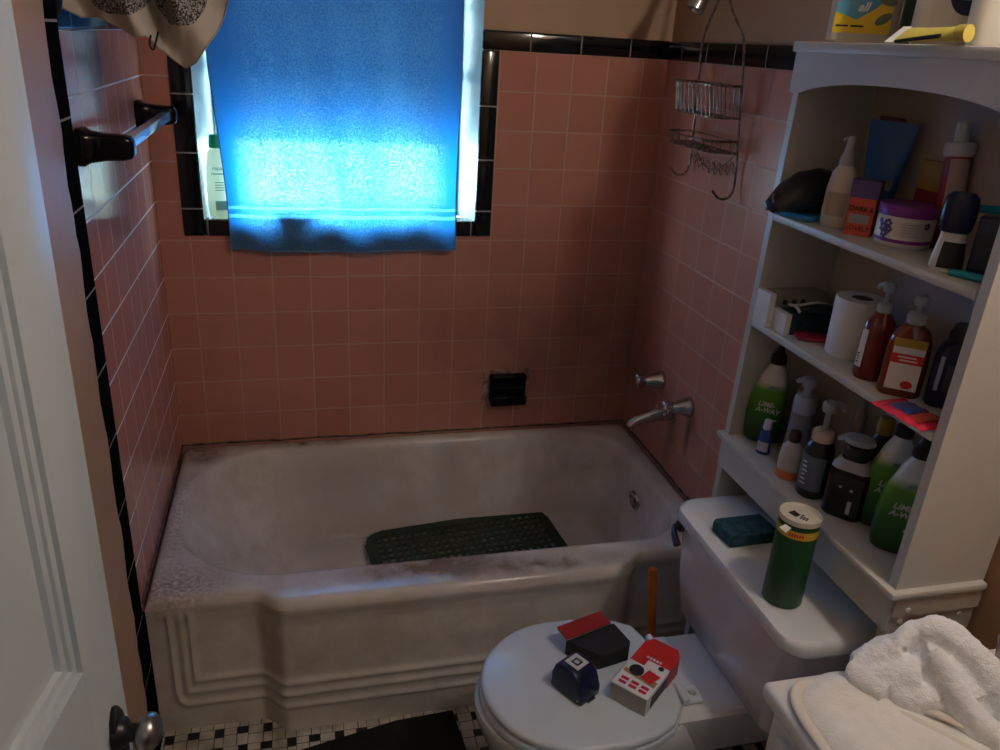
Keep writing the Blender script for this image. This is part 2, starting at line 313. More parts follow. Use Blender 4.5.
def curtain_mat():
    m, nt, b = new_mat('curtain_print')
    tc = nt.nodes.new('ShaderNodeTexCoord')
    sp = N(nt, 'ShaderNodeTexNoise'); sp.inputs['Scale'].default_value = 330; sp.inputs['Detail'].default_value = 2
    nt.links.new(tc.outputs['Object'], sp.inputs['Vector'])
    rp = nt.nodes.new('ShaderNodeValToRGB'); rp.color_ramp.interpolation = 'LINEAR'
    rp.color_ramp.elements[0].position = 0.45; rp.color_ramp.elements[0].color = (0.012, 0.011, 0.012, 1)
    rp.color_ramp.elements[1].position = 0.58; rp.color_ramp.elements[1].color = (0.35, 0.33, 0.31, 1)
    nt.links.new(sp.outputs['Fac'], rp.inputs['Fac'])
    sx = nt.nodes.new('ShaderNodeSeparateXYZ'); nt.links.new(tc.outputs['Object'], sx.inputs[0])
    nz = N(nt, 'ShaderNodeTexNoise'); nz.inputs['Scale'].default_value = 14; nt.links.new(tc.outputs['Object'], nz.inputs['Vector'])
    mask = None
    for (px, pz, rx, rz) in ((0.195, 1.668, 0.048, 0.052), (0.095, 1.662, 0.05, 0.034), (0.02, 1.72, 0.05, 0.05), (0.17, 1.80, 0.08, 0.06), (0.06, 1.9, 0.08, 0.05)):
        a = math_n(nt, 'DIVIDE', math_n(nt, 'SUBTRACT', sx.outputs[0], px), rx); c = math_n(nt, 'DIVIDE', math_n(nt, 'SUBTRACT', sx.outputs[2], pz), rz)
        d = math_n(nt, 'ADD', math_n(nt, 'MULTIPLY', a, a), math_n(nt, 'MULTIPLY', c, c))
        d = math_n(nt, 'ADD', d, math_n(nt, 'MULTIPLY', math_n(nt, 'SUBTRACT', nz.outputs['Fac'], 0.5), 0.8))
        k = math_n(nt, 'LESS_THAN', d, 1.0)
        mask = k if mask is None else math_n(nt, 'MAXIMUM', mask, k)
    mx = nt.nodes.new('ShaderNodeMixRGB'); nt.links.new(mask, mx.inputs['Fac'])
    mx.inputs['Color1'].default_value = (0.46, 0.42, 0.36, 1); nt.links.new(rp.outputs[0], mx.inputs['Color2'])
    nt.links.new(mx.outputs[0], b.inputs['Base Color']); b.inputs['Roughness'].default_value = 0.75
    return m
M['curtain'] = curtain_mat()

def bottle_green():
    """printed sleeve fading from dark green to white at the shoulder"""
    m, nt, b = new_mat('green_fade_sleeve')
    tc = nt.nodes.new('ShaderNodeTexCoord'); sx = nt.nodes.new('ShaderNodeSeparateXYZ'); nt.links.new(tc.outputs['Object'], sx.inputs[0])
    mr = nt.nodes.new('ShaderNodeMapRange'); mr.inputs['From Min'].default_value = 0.0; mr.inputs['From Max'].default_value = 0.2
    nt.links.new(sx.outputs[2], mr.inputs['Value'])
    rp = nt.nodes.new('ShaderNodeValToRGB'); e = rp.color_ramp.elements
    e[0].position = 0.02; e[0].color = (0.006, 0.035, 0.008, 1); e[1].position = 0.97; e[1].color = (0.70, 0.72, 0.70, 1)
    for p, c in ((0.35, (0.025, 0.13, 0.012, 1)), (0.62, (0.10, 0.30, 0.02, 1)), (0.68, (0.45, 0.52, 0.36, 1)), (0.72, (0.70, 0.71, 0.69, 1))):
        x = e.new(p); x.color = c
    nt.links.new(mr.outputs[0], rp.inputs['Fac']); nt.links.new(rp.outputs[0], b.inputs['Base Color']); b.inputs['Roughness'].default_value = 0.3
    return m
M['green_fade'] = bottle_green()

# ------------------------------------------------------------------ mesh builder
class MB:
    def __init__(s): s.bm = bmesh.new(); s.mi = 0
    def raw(s, vs, fs):
        v = [s.bm.verts.new(p) for p in vs]
        for f in fs:
            try:
                fc = s.bm.faces.new([v[i] for i in f]); fc.material_index = s.mi
            except ValueError: pass
        return v
    def box(s, lo, hi, mtx=None, bev=0.0, seg=2):
        x0, y0, z0 = lo; x1, y1, z1 = hi
        vs = [Vector(p) for p in ((x0,y0,z0),(x1,y0,z0),(x1,y1,z0),(x0,y1,z0),(x0,y0,z1),(x1,y0,z1),(x1,y1,z1),(x0,y1,z1))]
        if mtx is not None: vs = [mtx @ p for p in vs]
        v = s.raw(vs, ((0,3,2,1),(4,5,6,7),(0,1,5,4),(1,2,6,5),(2,3,7,6),(3,0,4,7)))
        if bev > 0:
            es = list({e for q in v for e in q.link_edges})
            r = bmesh.ops.bevel(s.bm, geom=es, offset=bev, segments=seg, affect='EDGES', profile=0.5)
            for f in r['faces']: f.material_index = s.mi
        return s
    def loft(s, rings, cap0=True, cap1=True, closed=True):
        n = len(rings[0]); vs = [Vector(p) for r in rings for p in r]; fs = []
        for i in range(len(rings) - 1):
            for j in range(n if closed else n - 1):
                k = (j + 1) % n
                fs.append((i*n+j, i*n+k, (i+1)*n+k, (i+1)*n+j))
        if cap0: fs.append(tuple(range(n - 1, -1, -1)))
        if cap1: fs.append(tuple((len(rings)-1)*n + j for j in range(n)))
        s.raw(vs, fs); return s
    def lathe(s, prof, seg=28, c=(0,0,0), sx=1.0, sy=1.0, mtx=None, a0=0.0, a1=None, cap0=True, cap1=True, pw=None):
        rings = []
        full = a1 is None
        for r, z in prof:
            ring = []
            for k in range(seg if full else seg + 1):
                a = 2*PI*k/seg if full else a0 + (a1 - a0)*k/seg
                ca, sa = math.cos(a), math.sin(a)
                if pw:
                    ca = math.copysign(abs(ca)**pw, ca); sa = math.copysign(abs(sa)**pw, sa)
                p = Vector((r*sx*ca, r*sy*sa, z))
                if mtx is not None: p = mtx @ p
                ring.append(p + Vector(c))
            rings.append(ring)
        s.loft(rings, cap0 and full and prof[0][0] > 1e-6, cap1 and full and prof[-1][0] > 1e-6, full)
        return s
    def tube(s, pts, r, seg=10, closed=False, smooth=0):
        pts = [Vector(p) for p in pts]
        rs = list(r) if isinstance(r, (list, tuple)) else [r]*len(pts)
        for _ in range(smooth):
            q = []; qr = []; n = len(pts)
            for i in range(n if closed else n - 1):
                a, b = pts[i], pts[(i+1) % n]; ra, rb = rs[i], rs[(i+1) % n]
                q += [a*0.75 + b*0.25, a*0.25 + b*0.75]; qr += [ra*0.75 + rb*0.25, ra*0.25 + rb*0.75]
            if not closed: q = [pts[0]] + q + [pts[-1]]; qr = [rs[0]] + qr + [rs[-1]]
            pts, rs = q, qr
        n = len(pts); up = None; rings = []
        for i in range(n):
            if closed: t = (pts[(i+1) % n] - pts[i-1])
            else: t = pts[min(i+1, n-1)] - pts[max(i-1, 0)]
            if t.length < 1e-9: t = Vector((0,0,1))
            t.normalize()
            if up is None: up = t.orthogonal().normalized()
            else:
                up = up - t*up.dot(t)
                up = up.normalized() if up.length > 1e-6 else t.orthogonal().normalized()
            w = t.cross(up)
            rings.append([pts[i] + (up*math.cos(2*PI*k/seg) + w*math.sin(2*PI*k/seg))*rs[i] for k in range(seg)])
        if closed: s.loft(rings + [rings[0]], False, False)
        else: s.loft(rings)
        return s
    def prism(s, poly, z0, z1, mtx=None, bev=0.0):
        n = len(poly)
        vs = [Vector((x, y, z0)) for x, y in poly] + [Vector((x, y, z1)) for x, y in poly]
        if mtx is not None: vs = [mtx @ p for p in vs]
        fs = [tuple(range(n-1, -1, -1)), tuple(range(n, 2*n))] + [(i, (i+1) % n, n+(i+1) % n, n+i) for i in range(n)]
        v = s.raw(vs, fs)
        if bev > 0:
            top = set(v)
            es = [e for e in {e for q in v for e in q.link_edges} if (e.verts[0] in v[:n]) == (e.verts[1] in v[:n])]
            r = bmesh.ops.bevel(s.bm, geom=es, offset=bev, segments=3, affect='EDGES', profile=0.5)
            for f in r['faces']: f.material_index = s.mi
        return s
    def grid(s, fn, nu, nv):
        vs = [Vector(fn(i/nu, j/nv)) for j in range(nv+1) for i in range(nu+1)]
        fs = [(j*(nu+1)+i, j*(nu+1)+i+1, (j+1)*(nu+1)+i+1, (j+1)*(nu+1)+i) for j in range(nv) for i in range(nu)]
        s.raw(vs, fs); return s
    def build(s, name, m, parent=None, angle=40, weld=0.0):
        if weld: bmesh.ops.remove_doubles(s.bm, verts=s.bm.verts, dist=weld)
        bmesh.ops.recalc_face_normals(s.bm, faces=s.bm.faces)
        me = bpy.data.meshes.new(name); s.bm.to_mesh(me); s.bm.free()
        for k in (m if isinstance(m, (list, tuple)) else [m]): me.materials.append(k)
        for p in me.polygons: p.use_smooth = True
        me.set_sharp_from_angle(angle=math.radians(angle))
        o = bpy.data.objects.new(name, me); C.objects.link(o)
        if parent: o.parent = parent
        return o

def tag(o, label, cat, group=None):
    o['label'] = label; o['category'] = cat
    if group: o['group'] = group
    return o
def thing(name, label, cat, loc=(0,0,0), rz=0.0, group=None, tilt=(0,0)):
    o = bpy.data.objects.new(name, None); C.objects.link(o); o.empty_display_size = 0.02
    o.location = loc; o.rotation_euler = (tilt[0], tilt[1], rz)
    return tag(o, label, cat, group)
def struct(o): o['kind'] = 'structure'; return o
def copy_tree(o, parent=None):
    c = o.copy(); C.objects.link(c)
    if parent: c.parent = parent
    for ch in list(o.children): copy_tree(ch, c)
    return c
def rot(rx=0, ry=0, rz=0, loc=(0,0,0)): return Matrix.Translation(loc) @ Euler((rx, ry, rz)).to_matrix().to_4x4()

def text(body, size, m, parent, loc, wrap=None, depth=0.0006, mtx=None, name='lettering', bold=0.0, space=1.0, shear=0.0):
    """letters in the local XZ plane facing -Y, bent round a radius when wrap is given"""
    cu = bpy.data.curves.new('letters', 'FONT'); cu.body = body; cu.size = size; cu.align_x = 'CENTER'; cu.align_y = 'CENTER'
    cu.extrude = depth; cu.offset = bold; cu.space_line = space; cu.shear = shear; cu.resolution_u = 3
    t = bpy.data.objects.new('letters', cu); C.objects.link(t)
    dg = bpy.context.evaluated_depsgraph_get(); dg.update()
    me = bpy.data.meshes.new_from_object(t.evaluated_get(dg)); bpy.data.objects.remove(t); bpy.data.curves.remove(cu)
    for v in me.vertices:
        x, y, z = v.co
        if mtx is not None: v.co = mtx @ Vector((x, y, z)); continue
        if wrap:
            a = x/wrap; r = wrap + z
            v.co = Vector((r*math.sin(a), -r*math.cos(a), y)) + Vector((loc[0], loc[1] + 0, loc[2]))
        else: v.co = Vector((x, -z, y)) + Vector(loc)
    me.name = name; me.materials.clear(); me.materials.append(m)
    o = bpy.data.objects.new(name, me); C.objects.link(o)
    if parent: o.parent = parent
    return o

def patch(r, z0, z1, half, sx=1.0, sy=1.0, seg=16, prof=None, lift=0.0008, mid=-PI/2, pw=None):
    mb = MB()
    pr = prof or [(r, z0), (r, z1)]
    pr = [(a + lift, z) for a, z in pr]
    mb.lathe(pr, seg, sx=sx, sy=sy, a0=mid-half, a1=mid+half, pw=pw)
    return mb

# ------------------------------------------------------------------ the room
def room():
    t = 0.1
    # floor
    f = MB().box((-0.1, YF-1.2, -0.08), (W+0.1, 0.16, 0.0)).build('floor', M['floor']); struct(f)
    c = MB().box((-0.1, YF-1.2, 2.42), (W+0.1, 0.16, 2.5)).build('ceiling', M['ceiling']); struct(c)
    # back wall with the window opening, tan paint above, pink tiles below
    x0, x1, s0, s1 = 0.12, 0.905, 1.112, 2.02
    b = MB()
    y0, y1 = 0.006, 0.14
    b.box((-0.1, y0, 0), (x0, y1, 2.42)); b.box((x1, y0, 0), (W+0.1, y1, 2.42)); b.box((x0, y0, 0), (x1, y1, s0)); b.box((x0, y0, s1), (x1, y1, 2.42))
    b.mi = 1
    b.box((0, 0, 0.0), (x0-0.054, y0+0.001, ZCAP)); b.box((x1+0.049, 0, 0), (W, y0+0.001, ZCAP)); b.box((x0-0.054, 0, 0), (x1+0.049, y0+0.001, 1.066))
    struct(b.build('wall_back', [M['paint'], M['tile_back']]))
    # left wall
    b = MB(); b.box((-0.1, YF-1.2, 0), (-0.006, 0.006, 2.42))
    # ragged plaster lapping over the outer edge of the black trim
    random.seed(11)
    edge = [(YT-0.092 + 0.008*random.random() + 0.004*math.sin(k*0.9), 1.70 - 1.70*k/60) for k in range(61)]
    b.prism([(-1.20, 1.70)] + edge + [(-1.20, 0.0)], -0.0055, 0.0088, mtx=Matrix(((0,0,1,0),(1,0,0,0),(0,1,0,0),(0,0,0,1)))); b.mi = 1
    b.box((-0.007, YT, 0), (0, 0.0, ZCAP))
    struct(b.build('wall_left', [M['paint'], M['tile_left']]))
    # right wall
    b = MB(); b.box((W+0.006, YF-1.2, 0), (W+0.1, 0.006, 2.42)); b.mi = 1
    b.box((W, -0.985, 0), (W+0.007, 0.0, ZCAP)); 
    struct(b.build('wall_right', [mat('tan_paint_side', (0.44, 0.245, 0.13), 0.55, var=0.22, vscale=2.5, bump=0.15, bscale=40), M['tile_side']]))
    # front wall with the doorway the photo is taken from, and the hall behind it
    b = MB(); b.box((0.80, YF-0.1, 0), (W+0.006, YF, 2.42)); b.box((-0.006, YF-0.1, 2.04), (0.80, YF, 2.42))
    struct(b.build('wall_front', M['paint']))
    struct(MB().box((-0.1, YF-1.3, 0), (W+0.1, YF-1.2, 2.42)).build('wall_hall', M['paint']))
    # black bullnose trims
    def trim(lo, hi, m, n): struct(MB().box(lo, hi, bev=0.006, seg=3).build('trim_%d' % n, m))
    trim((x0-0.055, -0.007, 1.066), (x0+0.002, 0.010, 1.655), M['trim_vx'], 1)
    trim((x1-0.002, -0.007, 1.066), (x1+0.049, 0.010, ZCAP), M['trim_vx'], 2)
    trim((x0+0.002, -0.0065, 1.066), (x1-0.002, 0.055, 1.1125), M['trim_hx'], 3)
    trim((x1-0.002, -0.007, ZCAP), (W, 0.010, 1.652), M['trim_hx'], 4)
    trim((0.0, -0.007, ZCAP), (x0-0.055, 0.010, 1.652), M['trim_hx'], 5)
    trim((W-0.007, -0.985, ZCAP), (W+0.008, 0.0, 1.652), M['trim_hy'], 6)
    trim((-0.008, YT, ZCAP), (0.007, 0.0, 1.652), M['trim_hy'], 7)
    # the upright trim on the left wall has a ragged plaster edge towards the room
    b = MB()
    b.box((-0.008, YT-0.108, 0.0), (0.0075, YT, 1.655), bev=0.005, seg=3)
    b.box((-0.008, YT-0.002, 0.0), (0.0072, -0.776, 0.385), bev=0.004, seg=2)
    struct(b.build('trim_8', M['trim_v']))
    # caulk lines round the tub
    b = MB()
    random.seed(3)
    def bead(a, c, n=60):
        pts = [Vector(a).lerp(Vector(c), i/n) + Vector((random.uniform(-1,1), random.uniform(-1,1), random.uniform(-1,1)))*0.0015 for i in range(n+1)]
        b.tube(pts, [0.0018 + random.random()*0.0022 for _ in pts], 6)
    bead((0.0, -0.002, 0.403), (W, -0.002, 0.403)); bead((0.002, 0.0, 0.403), (0.002, -0.77, 0.403)); bead((W-0.002, 0.0, 0.403), (W-0.002, -0.80, 0.403))
    struct(b.build('trim_9', M['caulk']))
    # window: splayed white jambs, frame, sashes and glass
    w = MB()
    for sgn, xa, xb in ((1, x0, x0+0.042), (-1, x1, x1-0.042)):
        p = [(xa, 0.004), (xb, 0.112), (xb, 0.14), (xa, 0.14)]
        if sgn < 0: p = p[::-1]
        w.prism(p, s0-0.001, s1)
    w.box((x0, 0.004, s1-0.02), (x1, 0.14, s1+0.001))
    win = struct(w.build('window_1', M['frame_white']))
    fx0, fx1 = x0+0.042, x1-0.042
    fr = MB()
    fr.box((fx0, 0.10, s0), (fx0+0.012, 0.135, s1-0.02)); fr.box((fx1-0.012, 0.10, s0), (fx1, 0.135, s1-0.02))
    fr.box((fx0, 0.10, s0), (fx1, 0.135, s0+0.016)); fr.box((fx0, 0.10, s1-0.055), (fx1, 0.135, s1-0.02))
    fr.box((fx0, 0.096, 1.505), (fx1, 0.137, 1.54)); fr.box((fx0, 0.10, 1.70), (fx1, 0.135, 1.722))
    fr.build('window_frame', M['frame_white'], win)
    MB().box((fx0+0.01, 0.119, s0+0.014), (fx1-0.01, 0.122, 1.51)).build('window_pane', M['glass'], win)
    MB().box((fx0+0.01, 0.127, 1.53), (fx1-0.01, 0.130, s1-0.03)).build('window_pane', M['glass'], win)
room()

# unseen shade added to dim the upper towel; bare glass shows beneath
def added_shade():
    r = thing('added_shade', 'added unseen roller shade dimming the upper window behind the blue towel', 'added shade', (0.51, 0.085, 1.325))
    MB().grid(lambda u, v: (-0.345 + 0.69*u, 0.002*math.sin(u*9), 0.66*v), 20, 10).build('shade_cloth', M['shade'], r)
    MB().tube([(-0.345, 0, 0.0), (0.345, 0, 0.0)], 0.005, 8).build('hem_bar', M['shade'], r)
    MB().tube([(-0.335, 0, 0.66), (0.335, 0, 0.66)], 0.012, 12).build('roller', M['white_plastic'], r)
added_shade()

# ------------------------------------------------------------------ bathtub
def yfront(x):
    def ss(a, b, t): t = min(1, max(0, (t-a)/(b-a))); return t*t*(3-2*t)
    return -0.768 - 0.052*ss(0.245, 0.312, x)*(1 - ss(W-0.312, W-0.245, x))
def tub():
    t = thing('bathtub', 'stained white enamel alcove bathtub with stepped front apron under the window', 'bathtub')
    cx, cy = 0.735, -0.375
    NA = 200
    angs = [2*PI*k/NA for k in range(NA)]
    def ray_outer(a, ins, ext=0.0):
        d = Vector((math.cos(a), math.sin(a)))
        lo, hi = 0.0, 3.0
        for _ in range(40):
            m = (lo+hi)/2; x = cx + d.x*m; y = cy + d.y*m
            inside = (x > 0.003+ins) and (x < W-0.003-ins) and (y < -0.003-ins) and (y > yfront(min(max(x, 0), W)) + ins - ext)
            if inside: lo = m
            else: hi = m
        return Vector((cx + d.x*lo, cy + d.y*lo))
    def ray_rr(a, x0, x1, y0, y1, rl, rr):
        d = Vector((math.cos(a), math.sin(a)))
        def inside(x, y):
            r = rl if x < (x0+x1)/2 else rr
            if not (x0 < x < x1 and y0 < y < y1): return False
            qx = max(x0 + r - x, x - (x1 - r), 0); qy = max(y0 + r - y, y - (y1 - r), 0)
            return qx*qx + qy*qy < r*r
        lo, hi = 0.0, 3.0
        for _ in range(40):
            m = (lo+hi)/2
            if inside(cx + d.x*m, cy + d.y*m): lo = m
            else: hi = m
        return Vector((cx + d.x*lo, cy + d.y*lo))
    # snap some angles to the outer corners
    corners = [(0.003, -0.003), (W-0.003, -0.003), (0.003, yfront(0)), (W-0.003, yfront(W))]
    for x, y in corners:
        a = math.atan2(y-cy, x-cx) % (2*PI); k = min(range(NA), key=lambda i: abs(angs[i]-a)); angs[k] = a
    rings = []
    for ins, z in ((0.0, 0.375), (0.001, 0.381), (0.005, 0.391), (0.012, 0.398), (0.022, 0.400)):
        rings.append([(*ray_outer(a, ins), z) for a in angs])
    top = (0.045, W-0.075, -0.695, -0.058, 0.27, 0.15)
    bot = (0.36, W-0.15, -0.60, -0.125, 0.16, 0.10)
    def mixrr(f): return [top[i]*(1-f) + bot[i]*f for i in range(6)]
    def off(p, o): return [p[0]-o, p[1]+o, p[2]-o, p[3]+o, p[4]+o, p[5]+o]
    rings.append([(*ray_rr(a, *off(top, 0.018)), 0.3995) for a in angs])
    rings.append([(*ray_rr(a, *off(top, 0.006)), 0.396) for a in angs])
    rings.append([(*ray_rr(a, *top), 0.386) for a in angs])
    for i in range(1, 13):
        f = i/12; z = 0.386 - (0.386-0.115)*f
        g = f**1.15*0.86
        rings.append([(*ray_rr(a, *mixrr(g)), z) for a in angs])
    for g, z in ((0.93, 0.099), (1.0, 0.092)): rings.append([(*ray_rr(a, *mixrr(g)), z) for a in angs])
    b0 = [ray_rr(a, *bot) for a in angs]
    for k in (0.75, 0.45, 0.1): rings.append([(cx + (p.x-cx)*k, cy + (p.y-cy)*k, 0.088 + 0.004*k) for p in b0])
    mb = MB(); mb.loft(rings, False, True)
    # apron with three embossed lines following the panel
    nx, nz = 260, 90
    def sd(x, z):
        # signed distance (positive inside) to the panel outline
        x0, x1, z0, z1, r = 0.050, W-0.050, 0.080, 0.60, 0.025
        dx = min(x-x0, x1-x); dz = (z-z0)*0.62
        if dx < r and dz < r: return r - math.hypot(r-dx, r-dz)
        return min(dx, dz)
    def step(d):
        # stepped panel: three ridges, the panel face a little lower than the border
        v = 0.0
        for c in (0.000, 0.024, 0.045): v += 0.0058*math.exp(-((d-c)/0.0052)**2)
        return v - 0.003*(1/(1+math.exp(-(d-0.050)/0.004)))
    def ap(u, v):
        x = 0.003 + (W-0.006)*u; z = 0.375*v
        fade = min(1.0, max(0.0, (0.37-z)/0.02))
        y = yfront(x) - step(sd(x, z))*fade + 0.007*(lambda q: q*q*(3-2*q))(min(1.0, (0.375-z)/0.06))
        # the foot of the apron follows a softer bow
        return (x, y, z)
    mb.grid(ap, nx, nz)
    mb.build('tub_shell', M['tub'], t, angle=50)
    # overflow plate on the tap end, drain in the floor
    o = MB(); mt = rot(0, -PI/2 - 0.19, 0, (1.378, -0.374, 0.305))
    o.lathe([(0.0, 0.008), (0.012, 0.0085), (0.013, 0.006), (0.026, 0.006), (0.033, 0.003), (0.034, -0.006)], 28, mtx=mt)
    ov = o.build('overflow_plate', M['chrome'], t)
    g = MB()
    for k in range(6):
        a = k*PI/3; g.lathe([(0.0, 0.0078), (0.0045, 0.0078), (0.0045, 0.0068)], 10, mtx=mt @ rot(loc=(0.019*math.cos(a), 0.019*math.sin(a), 0)))
    g.build('overflow_slots', M['ink'], ov)
    MB().lathe([(0.0, 0.004), (0.02, 0.004), (0.03, 0.002), (0.031, -0.004)], 24, c=(1.22, -0.36, 0.093)).build('drain', M['chrome'], t)
tub()

def tub_mat_green():
    # rubber mat with rows of square holes lying on the tub floor against the back slope
    L, D = 0.625, 0.36
    t = thing('bath_mat', 'dark green rubber bath mat full of square holes lying in the tub', 'bath mat', (0.876, -0.298, 0.108), math.radians(7.0), tilt=(math.radians(3.0), 0))
    mb = MB(); nx, ny = 24, 13; r = 0.055
    sx, sy = L/nx, D/ny
    def rr(x, y):
        qx = max(abs(x) - (L/2 - r), 0); qy = max(abs(y) - (D/2 - r), 0)
        return qx*qx + qy*qy <= r*r
    # lattice bars
    for i in range(nx + 1):
        x = -L/2 + i*sx
        h = D/2 if abs(x) <= L/2 - r else D/2 - r + math.sqrt(max(r*r - (abs(x) - (L/2 - r))**2, 0))
        mb.box((x-0.0056, -h, 0), (x+0.0056, h, 0.0028))
    for j in range(ny + 1):
        y = -D/2 + j*sy
        w = L/2 if abs(y) <= D/2 - r else L/2 - r + math.sqrt(max(r*r - (abs(y) - (D/2 - r))**2, 0))
        mb.box((-w, y-0.0056, 0.0003), (w, y+0.0056, 0.0031))
    # solid rim
    pts = []
    for q, (sxx, syy) in enumerate(((1,1),(-1,1),(-1,-1),(1,-1))):
        for k in range(9):
            a = q*PI/2 + k*PI/16
            pts.append((sxx*(L/2-r) + r*math.cos(a), syy*(D/2-r) + r*math.sin(a)))
    inner = [(x*(1-0.026/L*2), y*(1-0.026/D*2)) for x, y in pts]
    n = len(pts); rings = [[(x, y, 0) for x, y in pts], [(x, y, 0.0045) for x, y in pts], [(x, y, 0.0045) for x, y in inner], [(x, y, 0) for x, y in inner]]
    mb.loft(rings + [rings[0]], False, False)
    mb.build('mat_lattice', M['mat_green'], t)
tub_mat_green()

# ------------------------------------------------------------------ taps, shower, caddy, soap dish, towel bar
def taps():
    def handle(y, z, label):
        t = thing('tap_handle', label, 'tap', (W, y, z), 0)
        mt = rot(0, -PI/2, 0)   # local +Z -> room
        MB().lathe([(0.030, 0.0), (0.031, 0.006), (0.027, 0.014), (0.021, 0.034), (0.015, 0.052), (0.013, 0.058), (0.0, 0.058)], 28, mtx=mt).build('bell_flange', M['chrome'], t)
        MB().lathe([(0.008, 0.056), (0.007, 0.075), (0.0, 0.075)], 16, mtx=mt).build('spindle', M['chrome'], t)
        h = MB()
        for k in range(4):
            a = k*PI/2 + 0.3
            d = Vector((0, math.cos(a), math.sin(a)))
            c = Vector((-0.074, 0, 0))
            h.tube([c, c + d*0.014, c + d*0.024], [0.006, 0.0052, 0.0075], 10)
        h.lathe([(0.0, 0.066), (0.011, 0.067), (0.012, 0.08), (0.007, 0.086), (0.0, 0.087)], 16, mtx=mt)
        h.build('cross_handle', M['chrome'], t)
    handle(-0.256, 0.668, 'upper chrome cross tap handle nearest the back tile wall')
    handle(-0.455, 0.667, 'chrome cross tap handle to the right of the tub spout')
    s = thing('tub_spout', 'long chrome tub spout between the two cross tap handles', 'spout', (W, -0.35, 0.600))
    MB().tube([(0.0, 0, 0), (-0.02, 0, 0.0), (-0.06, 0, -0.006), (-0.105, 0, -0.018), (-0.128, 0, -0.03), (-0.134, 0, -0.042)],
              [0.026, 0.025, 0.022, 0.017, 0.014, 0.012], 20, smooth=1).build('spout_body', M['chrome'], s)
    MB().lathe([(0.034, 0.0), (0.033, 0.006), (0.027, 0.008)], 24, mtx=rot(0, -PI/2, 0)).build('spout_flange', M['chrome'], s)
    MB().lathe([(0.006, 0.0), (0.006, 0.014), (0.008, 0.018), (0.0, 0.02)], 12, c=(-0.05, 0, 0.014)).build('diverter_knob', M['chrome'], s)
taps()

def shower():
    t = thing('shower', 'small chrome shower head on a bent arm above the wire caddy', 'shower head', (W, -0.37, 1.868))
    MB().tube([(0, 0, 0), (-0.03, 0, 0.0), (-0.06, 0, -0.02), (-0.078, 0, -0.055)], 0.009, 14, smooth=2).build('shower_arm', M['chrome'], t)
    MB().lathe([(0.026, 0), (0.024, 0.006), (0.010, 0.012)], 20, mtx=rot(0, -PI/2, 0)).build('arm_flange', M['chrome'], t)
    mt = rot(PI, 0.42, 0, (-0.078, 0, -0.055))
    hd = MB().lathe([(0.011, -0.004), (0.013, 0.012), (0.012, 0.022), (0.014, 0.034), (0.020, 0.055), (0.024, 0.085), (0.024, 0.098), (0.019, 0.099), (0.018, 0.094), (0.0, 0.093)], 28, mtx=mt).build('spray_head', M['chrome'], t)
shower()

